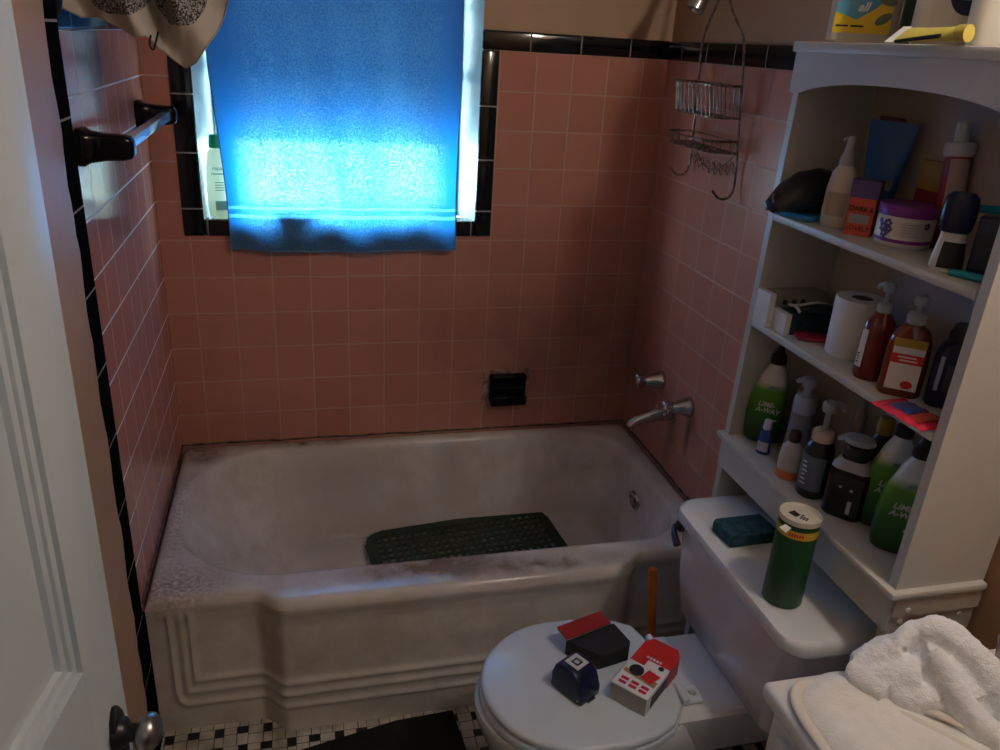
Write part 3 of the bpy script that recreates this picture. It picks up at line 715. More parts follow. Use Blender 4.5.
def caddy():
    t = thing('shower_caddy', 'rusty wire two-basket shower caddy hanging on the pink tiles', 'shower caddy', (0, 0, 0))
    L = lambda z: Vector((1.43 + 0.032*(1.66-z)/0.33, -0.29 + 0.03*(1.66-z)/0.33, z))
    R = lambda z: Vector((1.43 + 0.032*(1.66-z)/0.33, -0.509 - 0.008*(1.66-z)/0.33, z))
    f = MB()
    r = 0.0030
    f.tube([(1.445, -0.345, 1.89), (1.434, -0.345, 1.80), (1.43, -0.345, 1.745), (1.43, -0.31, 1.70), L(1.66), L(1.60), L(1.45), L(1.335), L(1.335)+Vector((-0.012, 0, -0.03)),
            L(1.335)+Vector((-0.035, 0.01, -0.034)), L(1.335)+Vector((-0.052, 0.02, -0.012))], r, 8, smooth=2)
    f.tube([(1.445, -0.395, 1.89), (1.434, -0.395, 1.80), (1.43, -0.40, 1.745), (1.43, -0.455, 1.70), R(1.66), R(1.60), R(1.45), R(1.315), R(1.315)+Vector((-0.012, 0, -0.03)),
            R(1.315)+Vector((-0.035, 0.01, -0.034)), R(1.315)+Vector((-0.052, 0.02, -0.012))], r, 8, smooth=2)
    f.tube([(1.445, -0.345, 1.89), (1.445, -0.37, 1.905), (1.445, -0.395, 1.89)], r, 8, smooth=1)
    f.build('hanging_frame', M['wire'], t)
    def basket(zt, h, depth, bars):
        b = MB()
        def loop(z, dd):
            l, rr = L(z), R(z)
            return [l, l + Vector((-dd*0.75, 0.012, 0)), l + Vector((-dd, -0.02, 0)), (l+rr)/2 + Vector((-dd*1.05, 0, 0)), rr + Vector((-dd, 0.03, 0)), rr + Vector((-dd*0.7, -0.004, 0)), rr]
        top = loop(zt, depth); bot = loop(zt-h, depth*0.92)
        b.tube(top, 0.003, 8, smooth=2); b.tube(bot, 0.0022, 8, smooth=2); b.tube([top[0], top[-1]], 0.002, 8); b.tube([bot[0], bot[-1]], 0.002, 8)
        def sm(p):
            for _ in range(2):
                q = [p[0]]
                for i in range(len(p)-1): q += [p[i]*0.75+p[i+1]*0.25, p[i]*0.25+p[i+1]*0.75]
                p = q + [p[-1]]
            return p
        a, c = sm(top), sm(bot); n = len(a)
        for k in range(0, n, max(1, n//bars)): b.tube([a[k], c[k]], 0.0013, 6)
        # base wires
        for k in range(1, 9):
            s = k/9; p = bot[0].lerp(bot[-1], s); b.tube([p, p + Vector((-depth*0.9, 0, 0))], 0.0013, 6)
        for k in range(1, 4): b.tube([bot[0] + Vector((-depth*0.9*k/4, 0, 0)), bot[-1] + Vector((-depth*0.9*k/4, 0, 0))], 0.0013, 6)
        return b
    basket(1.555, 0.075, 0.075, 20).build('basket', M['wire'], t)
    basket(1.425, 0.028, 0.085, 14).build('basket', M['wire'], t)
    # scroll of thin wire between the two uprights under the baskets
    s = MB(); a, c = L(1.372), R(1.372)
    for dz, am in ((0, 0.008), (-0.016, 0.008)):
        s.tube([a.lerp(c, i/40) + Vector((0, 0, dz + am*math.sin(i*1.25) - 0.02*math.sin(PI*i/40))) for i in range(41)], 0.0013, 6)
    s.tube([L(1.40).lerp(R(1.40), i/20) + Vector((0, 0, -0.06*math.sin(PI*i/20))) for i in range(21)], 0.0015, 6)
    s.build('wire_scroll', M['wire'], t)
caddy()

def soap_dish():
    x0, x1, z0, z1 = 0.953, 1.114, 0.495, 0.618
    t = thing('soap_dish', 'black ceramic soap dish set in broken plaster on the back tile wall', 'soap dish', ((x0+x1)/2, 0, z0))
    w = (x1-x0)/2; h = z1-z0
    random.seed(5)
    out = [(-w, 0), (-w*0.4, 0.003), (w*0.3, -0.002), (w, 0.0), (w*0.985, h*0.4), (w, h), (w*0.4, h*0.98), (-w*0.3, h), (-w, h*1.0), (-w*0.98, h*0.5)]
    MB().prism([(x, z) for x, z in out], -0.004, 0.003, mtx=rot(PI/2, 0, 0)).build('plaster_surround', M['plaster'], t)
    d = MB(); a0, a1, b0, b1 = -w*0.70, w*0.80, 0.008, h*0.90
    d.box((a0, -0.040, b0), (a1, -0.002, b0+0.020), bev=0.006, seg=3)
    d.box((a0, -0.030, b0+0.01), (a0+0.014, -0.002, b1), bev=0.006, seg=3); d.box((a1-0.014, -0.030, b0+0.01), (a1, -0.002, b1), bev=0.006, seg=3)
    d.box((a0, -0.030, b1-0.016), (a1, -0.002, b1), bev=0.006, seg=3); d.box((a0+0.006, -0.006, b0+0.006), (a1-0.006, -0.002, b1-0.006))
    d.box((a0, -0.048, b0), (a1, -0.036, b0+0.034), bev=0.005, seg=3)
    d.build('dish_body', M['black_gloss'], t)
    MB().tube([(a0+0.01, -0.034, h*0.55), (a1-0.01, -0.034, h*0.55)], 0.006, 12).build('grab_bar', M['black_gloss'], t)
soap_dish()

def towel_bar():
    t = thing('towel_bar', 'clear square towel bar between two black posts on left wall', 'towel bar', (0, 0, 1.405))
    for y in (-0.745, -0.135):
        b = MB()
        rings = []
        for x, hy, hz in ((0.0005, 0.034, 0.034), (0.010, 0.034, 0.034), (0.018, 0.026, 0.028), (0.045, 0.021, 0.024), (0.075, 0.020, 0.023), (0.088, 0.017, 0.020), (0.094, 0.010, 0.012)):
            ring = []
            for k in range(24):
                a = 2*PI*k/24; ca, sa = math.cos(a), math.sin(a)
                e = 0.45
                ring.append((x, y + hy*math.copysign(abs(ca)**e, ca), hz*math.copysign(abs(sa)**e, sa)))
            rings.append(ring)
        b.loft(rings); b.build('post', M['black_gloss'], t)
    MB().box((0.060, -0.735, -0.010), (0.080, -0.145, 0.010), bev=0.002).build('bar', M['bar'], t)
towel_bar()

# ------------------------------------------------------------------ blue towel, shampoo, curtain
def blue_towel():
    t = thing('blue_towel', 'blue bath towel hung over the window, glowing with daylight', 'towel')
    x0, x1 = 0.193, 0.839
    def f(u, v):
        x = x0 - 0.045*v*(1-u) + (x1-x0)*u; z = 1.034 + (1.99-1.034)*v
        z -= 0.008*math.sin(PI*u)*(1-v)
        hang = (1-v)
        y = -0.026 + 0.006*math.sin(u*17+1)*(0.3+0.7*hang) + 0.004*math.sin(u*31+v*4) - 0.006*(1-v)
        x += 0.003*math.sin(v*9)*(1 if u < 0.5 else -1)
        return (x, y, z)
    MB().grid(f, 90, 110).build('towel_cloth', M['towel_blue'], t, angle=80)
    hem = MB(); pts = [f(i/60, 0) for i in range(61)]; hem.tube(pts, 0.0022, 8)
    hem.tube([f(0, i/40) for i in range(41)], 0.0016, 6); hem.tube([f(1, i/40) for i in range(41)], 0.0016, 6)
    hem.build('towel_hem', mat('blue_hem', (0.10, 0.2, 0.34), 0.85), t)
    r = thing('tension_rod', 'thin white rod above the window carrying the blue towel', 'rod', (0.51, -0.026, 1.995))
    MB().tube([(-0.44, 0, 0), (0.44, 0, 0)], 0.006, 12).build('rod', M['white_plastic'], r)
    for s in (-1, 1): MB().box((s*0.44-0.008, -0.008, -0.012), (s*0.44+0.008, 0.032, 0.012), bev=0.003).build('bracket', M['white_plastic'], r)
blue_towel()

def shampoo():
    t = thing('shampoo_bottle', 'cream shampoo bottle with green cap on the window sill', 'bottle', (0.174, 0.027, 1.1127), math.radians(6))
    k = 1.43; pr = [(0.020*k, 0.0), (0.026*k, 0.004*k), (0.028*k, 0.02*k), (0.0285*k, 0.06*k), (0.0265*k, 0.10*k), (0.0225*k, 0.128*k), (0.0165*k, 0.136*k)]
    M['shampoo'] = mat('cream_shampoo_plastic', (0.86, 0.88, 0.72), 0.5, trans=0.45, ior=1.2)
    MB().lathe(pr, 32, sx=1.0, sy=0.60).build('bottle_body', M['shampoo'], t)
    MB().lathe([(0.0185*k, 0.1365*k), (0.019*k, 0.142*k), (0.0175*k, 0.158*k), (0.016*k, 0.161*k), (0.0, 0.161*k)], 28, sx=1.0, sy=0.72).build('cap', M['foam_green'], t)
    y = -0.0258
    text('repair', 0.0155, M['ink_green'], t, (-0.004, y+0.0015, 0.142))
    s = MB(); s.box((-0.026, y-0.0002, 0.1255), (0.008, y+0.003, 0.1280))
    s.tube([(0.015+0.008*math.cos(a*PI/8), y+0.0012, 0.125+0.008*math.sin(a*PI/8)) for a in range(16)], 0.0008, 6, closed=True)
    for q in range(4): s.box((-0.018, y-0.0001, 0.102-q*0.007), (0.006, y+0.001, 0.1042-q*0.007))
    s.build('label_marks', M['ink_green'], t)
    l = MB(); l.box((-0.020, -0.0248, 0.026), (0.023, -0.0220, 0.052)); l.build('label_band', mat('mint_print', (0.35, 0.62, 0.42), 0.45), t)
shampoo()
def soap_box():
    # its outline shows through the towel on the sill
    t = thing('soap_box', 'small dark box on the window sill silhouetted through the blue towel', 'box', (0.372, 0.002, 1.1128), 0.03)
    MB().box((-0.052, -0.022, 0), (0.052, 0.022, 0.028), bev=0.006, seg=3).build('box_body', M['grey_plastic'], t)
    MB().box((-0.054, -0.0235, 0.020), (0.054, 0.0235, 0.024), bev=0.001).build('lid_rim', M['grey_plastic'], t)
soap_box()

def curtain():
    t = thing('shower_curtain', 'taupe shower curtain with speckled black patches bunched at upper left', 'curtain', (0, -0.76, 0))
    low = [(0.0, 1.640), (0.03, 1.622), (0.06, 1.624), (0.09, 1.612), (0.12, 1.596), (0.14, 1.598), (0.155, 1.578), (0.175, 1.563), (0.196, 1.548), (0.215, 1.558), (0.235, 1.585), (0.255, 1.612), (0.268, 1.64), (0.280, 1.675)]
    def zl(x):
        for (a, za), (b, zb) in zip(low, low[1:]):
            if a <= x <= b: return za + (zb-za)*(x-a)/(b-a)
        return low[-1][1]
    def f(u, v):
        x = 0.010 + 0.270*u; z0 = zl(x); z = z0 + (1.955 - z0)*v
        amp = 0.020 + 0.018*v
        y = amp*math.sin(u*4.2*PI + 0.6*math.sin(v*5)) + 0.012*math.sin(u*23 + v*9) - 0.02*math.exp(-((u-0.62-0.2*v)/0.05)**2)
        # diagonal crumple folds near the lower corner
        y += 0.010*math.sin((x*60 + z*45))*(1-v)
        return (x, y, z)
    MB().grid(f, 110, 70).build('curtain_cloth', M['curtain'], t, angle=80)
    h = MB(); h.tube([f(i/80, 0) for i in range(81)], 0.0018, 6); h.build('curtain_hem', mat('taupe_hem', (0.36, 0.31, 0.25), 0.8), t)
    for k in range(5):
        rg = MB(); x = 0.03 + 0.055*k; rg.tube([(x, 0.020*math.cos(a*PI/8), 1.965 + 0.020*math.sin(a*PI/8)) for a in range(16)], 0.0018, 6, closed=True)
        rg.build('curtain_ring', M['chrome'], t)
    tie = MB(); tie.tube([(0.150, -0.045, 1.600), (0.146, -0.050, 1.585), (0.152, -0.047, 1.574), (0.157, -0.046, 1.590), (0.163, -0.050, 1.606)], 0.0018, 6, smooth=2); tie.build('curtain_tie', M['ink'], t)
    r = tag(MB().tube([(0.0, 0, 0), (W, 0, 0)], 0.0125, 16).build('curtain_rod', M['chrome']), 'chrome rod over the tub edge holding the shower curtain', 'rod')
    r.location = (0, -0.76, 1.97)
curtain()

# ------------------------------------------------------------------ toilet
def ellipse_ring(cx, cy, ax, ay, z, n=64, back=None, e=1.0):
    pts = []
    for k in range(n):
        a = 2*PI*k/n; ca, sa = math.cos(a), math.sin(a)
        x = ax*math.copysign(abs(ca)**e, ca); y = ay*math.copysign(abs(sa)**e, sa)
        if back is not None and x > back: x = back
        pts.append((cx + x, cy + y, z))
    return pts
def rr_ring(cx, cy, hx, hy, r, z, n=10, bow=0.0):
    pts = []
    for q, (sx, sy) in enumerate(((1,1),(-1,1),(-1,-1),(1,-1))):
        for k in range(n+1):
            a = q*PI/2 + k*PI/2/n
            x = sx*(hx-r) + r*math.cos(a); y = sy*(hy-r) + r*math.sin(a)
            if sx < 0: x -= bow*(1 - (y/hy)**2)
            pts.append((cx + x, cy + y, z))
    return pts
def toilet():
    yc = -1.195
    t = thing('toilet', 'white two-piece toilet with closed round lid beside the tub', 'toilet', (0, 0, 0))
    ycb = -1.187
    # bowl and pedestal
    b = MB()
    R = []
    for z, cx, ax, ay in ((0.0, 1.02, 0.235, 0.105), (0.02, 1.02, 0.230, 0.100), (0.06, 1.02, 0.215, 0.088), (0.14, 1.01, 0.215, 0.092), (0.22, 0.985, 0.235, 0.125), (0.30, 0.955, 0.245, 0.160), (0.35, 0.935, 0.242, 0.172), (0.375, 0.925, 0.238, 0.178), (0.385, 0.922, 0.232, 0.175)):
        R.append(ellipse_ring(cx, ycb, ax, ay, z))
    b.loft(R)
    b.build('bowl', M['porcelain'], t)
    d = MB()
    d.loft([rr_ring(1.235, ycb-0.004, 0.17, 0.10, 0.03, 0.28), rr_ring(1.215, ycb-0.004, 0.20, 0.118, 0.035, 0.36), rr_ring(1.215, ycb-0.004, 0.203, 0.12, 0.035, 0.392), rr_ring(1.215, ycb-0.004, 0.195, 0.112, 0.03, 0.399)])
    d.build('rear_deck', M['porcelain'], t)
    # seat ring and lid outlines: rounded front, straight chamfered rear
    def outline(g):
        pts = []
        cx, ax, ay = 0.892, 0.190+g, 0.180+g
        for k in range(41):
            a = PI/2 + PI*k/40
            pts.append((cx + ax*math.cos(a), ycb + ay*math.sin(a)))
        # from lower side (a = 3pi/2) to rear and back
        for p in ((0.95, -0.180), (1.01, -0.168), (1.055, -0.146), (1.088, -0.108), (1.096, -0.06), (1.097, 0.0), (1.097, 0.06), (1.090, 0.095), (1.078, 0.135), (1.045, 0.158), (1.01, 0.168), (0.95, 0.180)):
            pts.append((p[0] + g*0.5, ycb + p[1]*(1+g*3)))
        return pts
    def slab(g, z0, z1, rnd):
        c = Vector((0.90, ycb))
        def sc(f, z): return [(c.x + (x-c.x)*f, c.y + (y-c.y)*f, z) for x, y in outline(g)]
        return [sc(1-rnd*1.2, z0), sc(1, z0+rnd*0.08), sc(1, z1-rnd*0.16), sc(1-rnd*0.35, z1-rnd*0.06), sc(1-rnd*1.2, z1)]
    s = MB(); s.loft(slab(0.003, 0.386, 0.404, 0.03)); s.build('seat', M['seat'], t)
    l = MB(); ring = slab(0.0, 0.407, 0.424, 0.045)
    l.loft(ring); l.build('lid', M['seat'], t)
    for y in (-0.070, 0.078):
        h = MB()
        h.box((1.098, ycb+y-0.022, 0.399), (1.146, ycb+y+0.022, 0.412), bev=0.005, seg=3)
        h.tube([(1.106, ycb+y-0.024, 0.412), (1.106, ycb+y+0.024, 0.412)], 0.008, 12)
        hh = h.build('hinge', M['seat'], t)
        MB().lathe([(0.0, 0.006), (0.007, 0.005), (0.009, 0.0)], 14, c=(1.128, ycb+y, 0.411)).build('hinge_bolt', M['frost'], hh)
    # tank
    k = MB(); cx = 1.30; cyt = -1.205
    k.loft([rr_ring(cx+0.01, cyt, 0.070, 0.185, 0.04, 0.40, bow=0.008), rr_ring(cx+0.005, cyt, 0.092, 0.205, 0.04, 0.425, bow=0.010), rr_ring(cx, cyt, 0.100, 0.218, 0.035, 0.52, bow=0.012), rr_ring(cx, cyt, 0.104, 0.228, 0.03, 0.655, bow=0.012)])
    k.build('tank', M['tank'], t)
    l = MB()
    l.loft([rr_ring(cx, cyt, 0.106, 0.236, 0.035, 0.652, bow=0.012), rr_ring(cx, cyt, 0.114, 0.246, 0.045, 0.658, bow=0.016), rr_ring(cx, cyt, 0.116, 0.248, 0.048, 0.674, bow=0.018), rr_ring(cx, cyt, 0.113, 0.245, 0.048, 0.684, bow=0.018),
            rr_ring(cx, cyt, 0.104, 0.236, 0.045, 0.690, bow=0.017), rr_ring(cx, cyt, 0.085, 0.215, 0.04, 0.691, bow=0.015)])
    l.build('tank_lid', M['porcelain'], t)
    # flush lever on the front left of the tank
    f = MB()
    f.lathe([(0.015, 0.0), (0.014, 0.008), (0.008, 0.012), (0.006, 0.020)], 18, mtx=rot(0, -PI/2, 0, (1.193, -0.998, 0.640)))
    f.tube([(1.180, -0.998, 0.640), (1.172, -1.002, 0.640), (1.167, -1.018, 0.632), (1.165, -1.040, 0.620)], [0.005, 0.006, 0.0075, 0.009], 12)
    f.build('flush_lever', M['dark_metal'], t)
    # supply line under the tank
    w = MB(); w.tube([(1.30, -1.36, 0.42), (1.31, -1.37, 0.30), (1.38, -1.38, 0.22), (1.468, -1.38, 0.2)], 0.007, 10, smooth=2); w.build('supply_hose', M['grey_plastic'], t)
toilet()

# things on the toilet lid (top 0.424)
LZ = 0.4245
def lid_things():
    t = thing('card_wallet', 'thin red booklet lying across the back of the black case on toilet lid', 'booklet', (0.972, -1.075, LZ), math.radians(12), tilt=(0.0, -0.02))
    mb = MB(); mb.prism([(-0.062, -0.014), (0.056, -0.014), (0.060, 0.028), (-0.058, 0.028)], 0.004, 0.006, bev=0.0)
    mb.build('cover', mat('booklet_red', (0.30, 0.02, 0.022), 0.4), t)
    MB().box((-0.058, -0.012, 0.0), (0.055, 0.026, 0.004)).build('pages', M['paper'], t)
    t.rotation_euler = (0, 0, math.radians(17)); t.location = (0.950, -1.092, LZ + 0.0385)
    t.name = 'red_booklet'
    t = thing('black_case', 'black rectangular case with cut corners at the back of toilet lid', 'case', (0.968, -1.130, LZ), 0.0)
    p = [(-0.066, -0.036), (0.056, -0.036), (0.066, -0.026), (0.066, 0.012), (0.050, 0.036), (-0.060, 0.036), (-0.066, 0.030)]
    p = [(-0.058, 0.039), (-0.072, 0.010), (-0.016, -0.046), (0.055, -0.031), (0.064, -0.014), (0.050, 0.046)]
    MB().prism(p, 0.0, 0.034, bev=0.003).build('case_body', M['black_matte'], t)
    MB().prism([(x*0.99, y*0.985) for x, y in p], 0.0345, 0.038, bev=0.0015).build('case_lid', M['black_matte'], t)
    # tape measure
    t = thing('tape_measure', 'small navy blue tape measure with square emblem on toilet lid', 'tape measure', (0.886, -1.217, LZ), math.radians(-60))
    prof = [(-0.032, 0.0), (0.034, 0.0), (0.036, 0.006), (0.036, 0.020), (0.026, 0.046), (0.010, 0.058), (-0.014, 0.058), (-0.030, 0.048), (-0.036, 0.030), (-0.036, 0.006)]
    t.scale = (1.16, 1.16, 1.16)
    MB().prism(prof, -0.026, 0.026, mtx=rot(PI/2, 0, 0), bev=0.006).build('tape_body', M['navy'], t)
    e = MB(); m = rot(0, 0, 0, (-0.002, 0, 0.0585))
    for a, c in (((-0.015, -0.015), (0.015, -0.008)), ((-0.015, 0.008), (0.015, 0.015)), ((-0.015, -0.008), (-0.008, 0.008)), ((0.008, -0.008), (0.015, 0.008)), ((-0.004, -0.004), (0.004, 0.004))):
        e.box((a[0], a[1], -0.0006), (c[0], c[1], 0.0012), mtx=m)
    e.build('emblem', M['silver_ink'], t)
    MB().box((0.030, -0.010, 0.001), (0.040, 0.010, 0.004), bev=0.001).build('tape_hook', M['chrome'], t)
    MB().lathe([(0.0, 0.0015), (0.0018, 0.001), (0.002, 0.0)], 10, mtx=rot(PI/2, 0, 0, (0.028, -0.026, 0.010))).build('case_screw', M['silver_ink'], t)
    # packaging box lying on the lid: grey open end towards the camera, red flap behind
    t = thing('product_box', 'red and white product box lying on the toilet lid', 'box', (1.030, -1.233, LZ), math.radians(40))
    Lx, Ly, H = 0.150, 0.080, 0.043
    MB().box((-Lx/2, -Ly/2, 0), (Lx/2, Ly/2, H), bev=0.001, seg=1).build('carton', M['paper'], t)
    MB().box((-Lx/2-0.0008, -Ly/2+0.001, 0.001), (-Lx/2+0.001, Ly/2-0.001, H-0.002)).build('end_flap', M['grey_card'], t)
    top = MB(); z = H + 0.0004
    top.box((0.026, -Ly/2, z-0.0014), (Lx/2, Ly/2, z)); top.box((0.006, 0.008, z-0.0014), (0.026, Ly/2, z))
    top.prism([(-0.035, -0.026), (-0.004, -0.034), (0.0, -0.006), (-0.030, 0.0)], z-0.0012, z+0.0002)
    top.build('red_panel', M['red'], t)
    hd = MB(); hd.prism([(Lx/2-0.002, -Ly/2), (Lx/2+0.018, -Ly/2+0.012), (Lx/2+0.018, Ly/2-0.012), (Lx/2-0.002, Ly/2)], H-0.002, H); hd.build('hang_tab', M['red'], t)
    hs = MB(); hs.lathe([(0.0, 0.0), (0.010, 0.0), (0.010, 0.0008)], 20, c=(-0.016, 0.014, z), sx=1.6, sy=1.5); hs.build('printed_picture', M['ink'], t); hs = MB(); hs.lathe([(0.0, 0.0), (0.006, 0.0), (0.006, 0.0008)], 18, c=(0.018, -0.024, z)); hs.build('printed_picture', M['ink'], t)
    gp = MB(); gp.prism([(-0.040, -0.036), (-0.022, -0.036), (-0.022, 0.036), (-0.032, 0.036)], z-0.0012, z); gp.build('tan_print', M['skin_card'], t)
    mr = MB()
    for i in range(2):
        for j in range(3):
            mr.box((-0.066 + i*0.012, -0.030 + j*0.022, z-0.001), (-0.058 + i*0.012, -0.014 + j*0.022, z))
    mr.build('red_marks', M['pinkred'], t)
    sd = MB(); sd.box((-0.055, -Ly/2-0.0006, 0.006), (0.02, -Ly/2+0.001, 0.034)); sd.build('side_print', M['rubber'], t)
    sr = MB(); sr.box((0.02, -Ly/2-0.0006, 0.001), (0.072, -Ly/2+0.001, H-0.001)); sr.build('red_side', M['red'], t)
    gb = MB()
    for k in range(5): gb.box((0.030, -0.018 + k*0.007, z), (0.036, -0.013 + k*0.007, z+0.0004))
    gb.build('lettering', M['paper'], t); gb = MB()
    for k in range(4): gb.box((0.000, -0.020 + k*0.007, z), (0.004, -0.015 + k*0.007, z+0.0004))
    gb.build('lettering', M['paper'], t)
lid_things()

# things on the tank lid (top 0.691)
def tank_things():
    TZ = 0.6915
    t = thing('cleanser_can', 'tall green cleanser can with pale shaker top on the tank lid', 'can', (1.233, -1.325, TZ), math.radians(-52))
    r = 0.036
    MB().lathe([(r-0.002, 0.0), (r, 0.003), (r, 0.176), (r-0.001, 0.178)], 40).build('can_body', M['green_label'], t)
    MB().lathe([(r+0.0006, 0.150), (r+0.0006, 0.166)], 40, cap0=False, cap1=False).build('yellow_band', mat('band_yellow', (0.60, 0.36, 0.03), 0.4), t)
    rm = MB()
    for q in range(6):
        a = -0.05 + 0.12*q; rm.box((-0.0016, -0.0004, -0.003), (0.0014, 0.0004, 0.003), mtx=Matrix.Translation(((r+0.0008)*math.sin(a), -(r+0.0008)*math.cos(a), 0.158)) @ Euler((0, 0, a)).to_matrix().to_4x4())
    rm.build('red_print', M['red'], t)
    MB().lathe([(r+0.0012, 0.176), (r+0.0016, 0.179), (r+0.0012, 0.186), (r-0.002, 0.186), (r-0.003, 0.182), (0.0, 0.182)], 40).build('shaker_top', M['cream_plastic'], t)
    h = MB()
    random.seed(2)
    for k in range(7):
        h.lathe([(0.0, 0.0004), (0.0022, 0.0004), (0.0022, -0.0005)], 8, c=(0.006 + 0.005*(k % 3) - 0.002, -0.012 + 0.006*(k//3), 0.1822))
    h.prism([(-0.020, -0.008), (-0.004, -0.014), (0.0, -0.002), (-0.014, 0.006)], 0.182, 0.1826)
    h.build('shaker_holes', M['ink'], t)
    MB().prism([(-0.016, 0.002), (-0.002, -0.004), (0.002, 0.010), (-0.010, 0.014)], 0.1828, 0.1835, mtx=rot(0.35, 0, 0, (0, 0, 0.005)) ).build('peeled_tab', M['paper'], t)
    t = thing('scouring_sponge', 'dark blue-green scouring sponge lying on the toilet tank lid', 'sponge', (1.268, -1.125, TZ), math.radians(3))
    def f(u, v, top):
        x = -0.058 + 0.116*u; y = -0.036 + 0.072*v
        return (x, y, top)
    mb = MB(); n = 14
    rings = []
    for k, (s, z) in enumerate(((0.94, 0.0), (1.0, 0.004), (1.0, 0.022), (0.95, 0.027), (0.6, 0.029), (0.15, 0.028))):
        ring = rr_ring(0, 0, 0.060*s, 0.037*s, 0.008*s, z, 6)
        ring = [(x + 0.002*math.sin(y*190), y + 0.0025*math.sin(x*120), zz + 0.0025*math.sin(x*70 + 1)*(zz > 0.002)) for x, y, zz in ring]
        rings.append(ring)
    mb.loft(rings); mb.build('sponge_pad', M['sponge'], t)
tank_things()

# plunger standing between toilet and tub
def plunger():
    t = thing('plunger', 'plunger with orange wooden handle standing between toilet and tub', 'plunger', (1.235, -0.895, 0.0))
    MB().tube([(0, 0, 0.09), (-0.012, 0.008, 0.25), (-0.030, 0.020, 0.432)], [0.011, 0.011, 0.0105], 18).build('handle', M['wood_orange'], t)
    MB().lathe([(0.052, 0.0), (0.058, 0.006), (0.055, 0.03), (0.040, 0.058), (0.020, 0.07), (0.015, 0.10), (0.0, 0.102)], 28).build('rubber_cup', M['rubber'], t)
plunger()
def rug():
    t = thing('floor_rug', 'black bath rug on the mosaic floor in front of the tub', 'rug', (0.0, 0.0, 0.0))
    p = [(0.330, -0.886), (0.572, -0.838), (0.720, -0.828), (0.735, -1.00), (0.745, -1.38), (0.30, -1.42), (0.12, -1.30), (0.18, -0.98)]
    MB().prism(p, 0.0, 0.011, bev=0.003).build('pile', M['rug'], t)
rug()

# ------------------------------------------------------------------ door, left foreground
def door():
    h0 = Vector((0.050, -2.22, 0)); f0 = Vector((0.155, -1.56, 0)); d = (f0-h0); L = d.length; ang = math.atan2(d.y, d.x)
    b = MB(); th = 0.036; H = 1.99; z0 = 0.012
    # local: X along the door, -Y is the face the camera sees
    st = 0.085; rails = [(z0, 0.22), (0.86, 0.985), (1.88, H)]
    b.box((0, 0, z0), (st, th, H), bev=0.003); b.box((L-st, 0, z0), (L, th, H), bev=0.003)
    for a, c in rails: b.box((st-0.001, 0.0003, a), (L-st+0.001, th-0.0003, c))
    o = struct(b.build('door_1', M['white_paint'])); o.location = (h0.x, h0.y, 0); o.rotation_euler = (0, 0, ang)
    for a, c in ((0.22, 0.86), (0.985, 1.88)):
        p = MB(); x0, x1 = st, L-st
        # stepped moulding frame then the sunk field
        steps = [(0.0, 0.0005), (0.002, 0.008), (0.0045, 0.008), (0.0065, 0.003), (0.012, 0.005), (0.014, 0.010), (0.0165, 0.010), (0.0185, 0.006), (0.0245, 0.008), (0.0265, 0.014)]
        rings = [[(x0+s, y, a+s), (x1-s, y, a+s), (x1-s, y, c-s), (x0+s, y, c-s)] for s, y in steps]
        p.loft(rings, False, True)
        p.build('door_panel', M['white_paint'], o, angle=20)
    xk, zk = L-0.040, 0.862
    r = MB(); r.prism([(0.022*math.cos(k*PI/12)*0.75, 0.052*math.sin(k*PI/12)) for k in range(24)], 0.0, 0.007, mtx=rot(PI/2, 0, 0, (xk, 0, zk-0.022)), bev=0.002)
    r.build('knob_plate', M['black_plastic'], o)
    mt = rot(PI/2, 0, 0, (xk, 0, zk-0.010))
    kn = MB(); kn.lathe([(0.020, 0.002), (0.018, 0.010), (0.011, 0.016), (0.010, 0.026), (0.012, 0.030)], 28, mtx=mt); kn.build('knob_shank', M['black_plastic'], o)
    kb = MB(); kb.lathe([(0.010, 0.024), (0.017, 0.027), (0.0225, 0.035), (0.0220, 0.042), (0.016, 0.049), (0.008, 0.052), (0.0, 0.0525)], 32, mtx=mt); kb.build('door_knob', M['brass_dull'], o)
    for z in (0.3, 1.0, 1.75):
        MB().tube([(-0.005, 0.0, z-0.04), (-0.005, 0.0, z+0.04)], 0.006, 10).build('door_hinge', M['brass_dull'], o)
door()

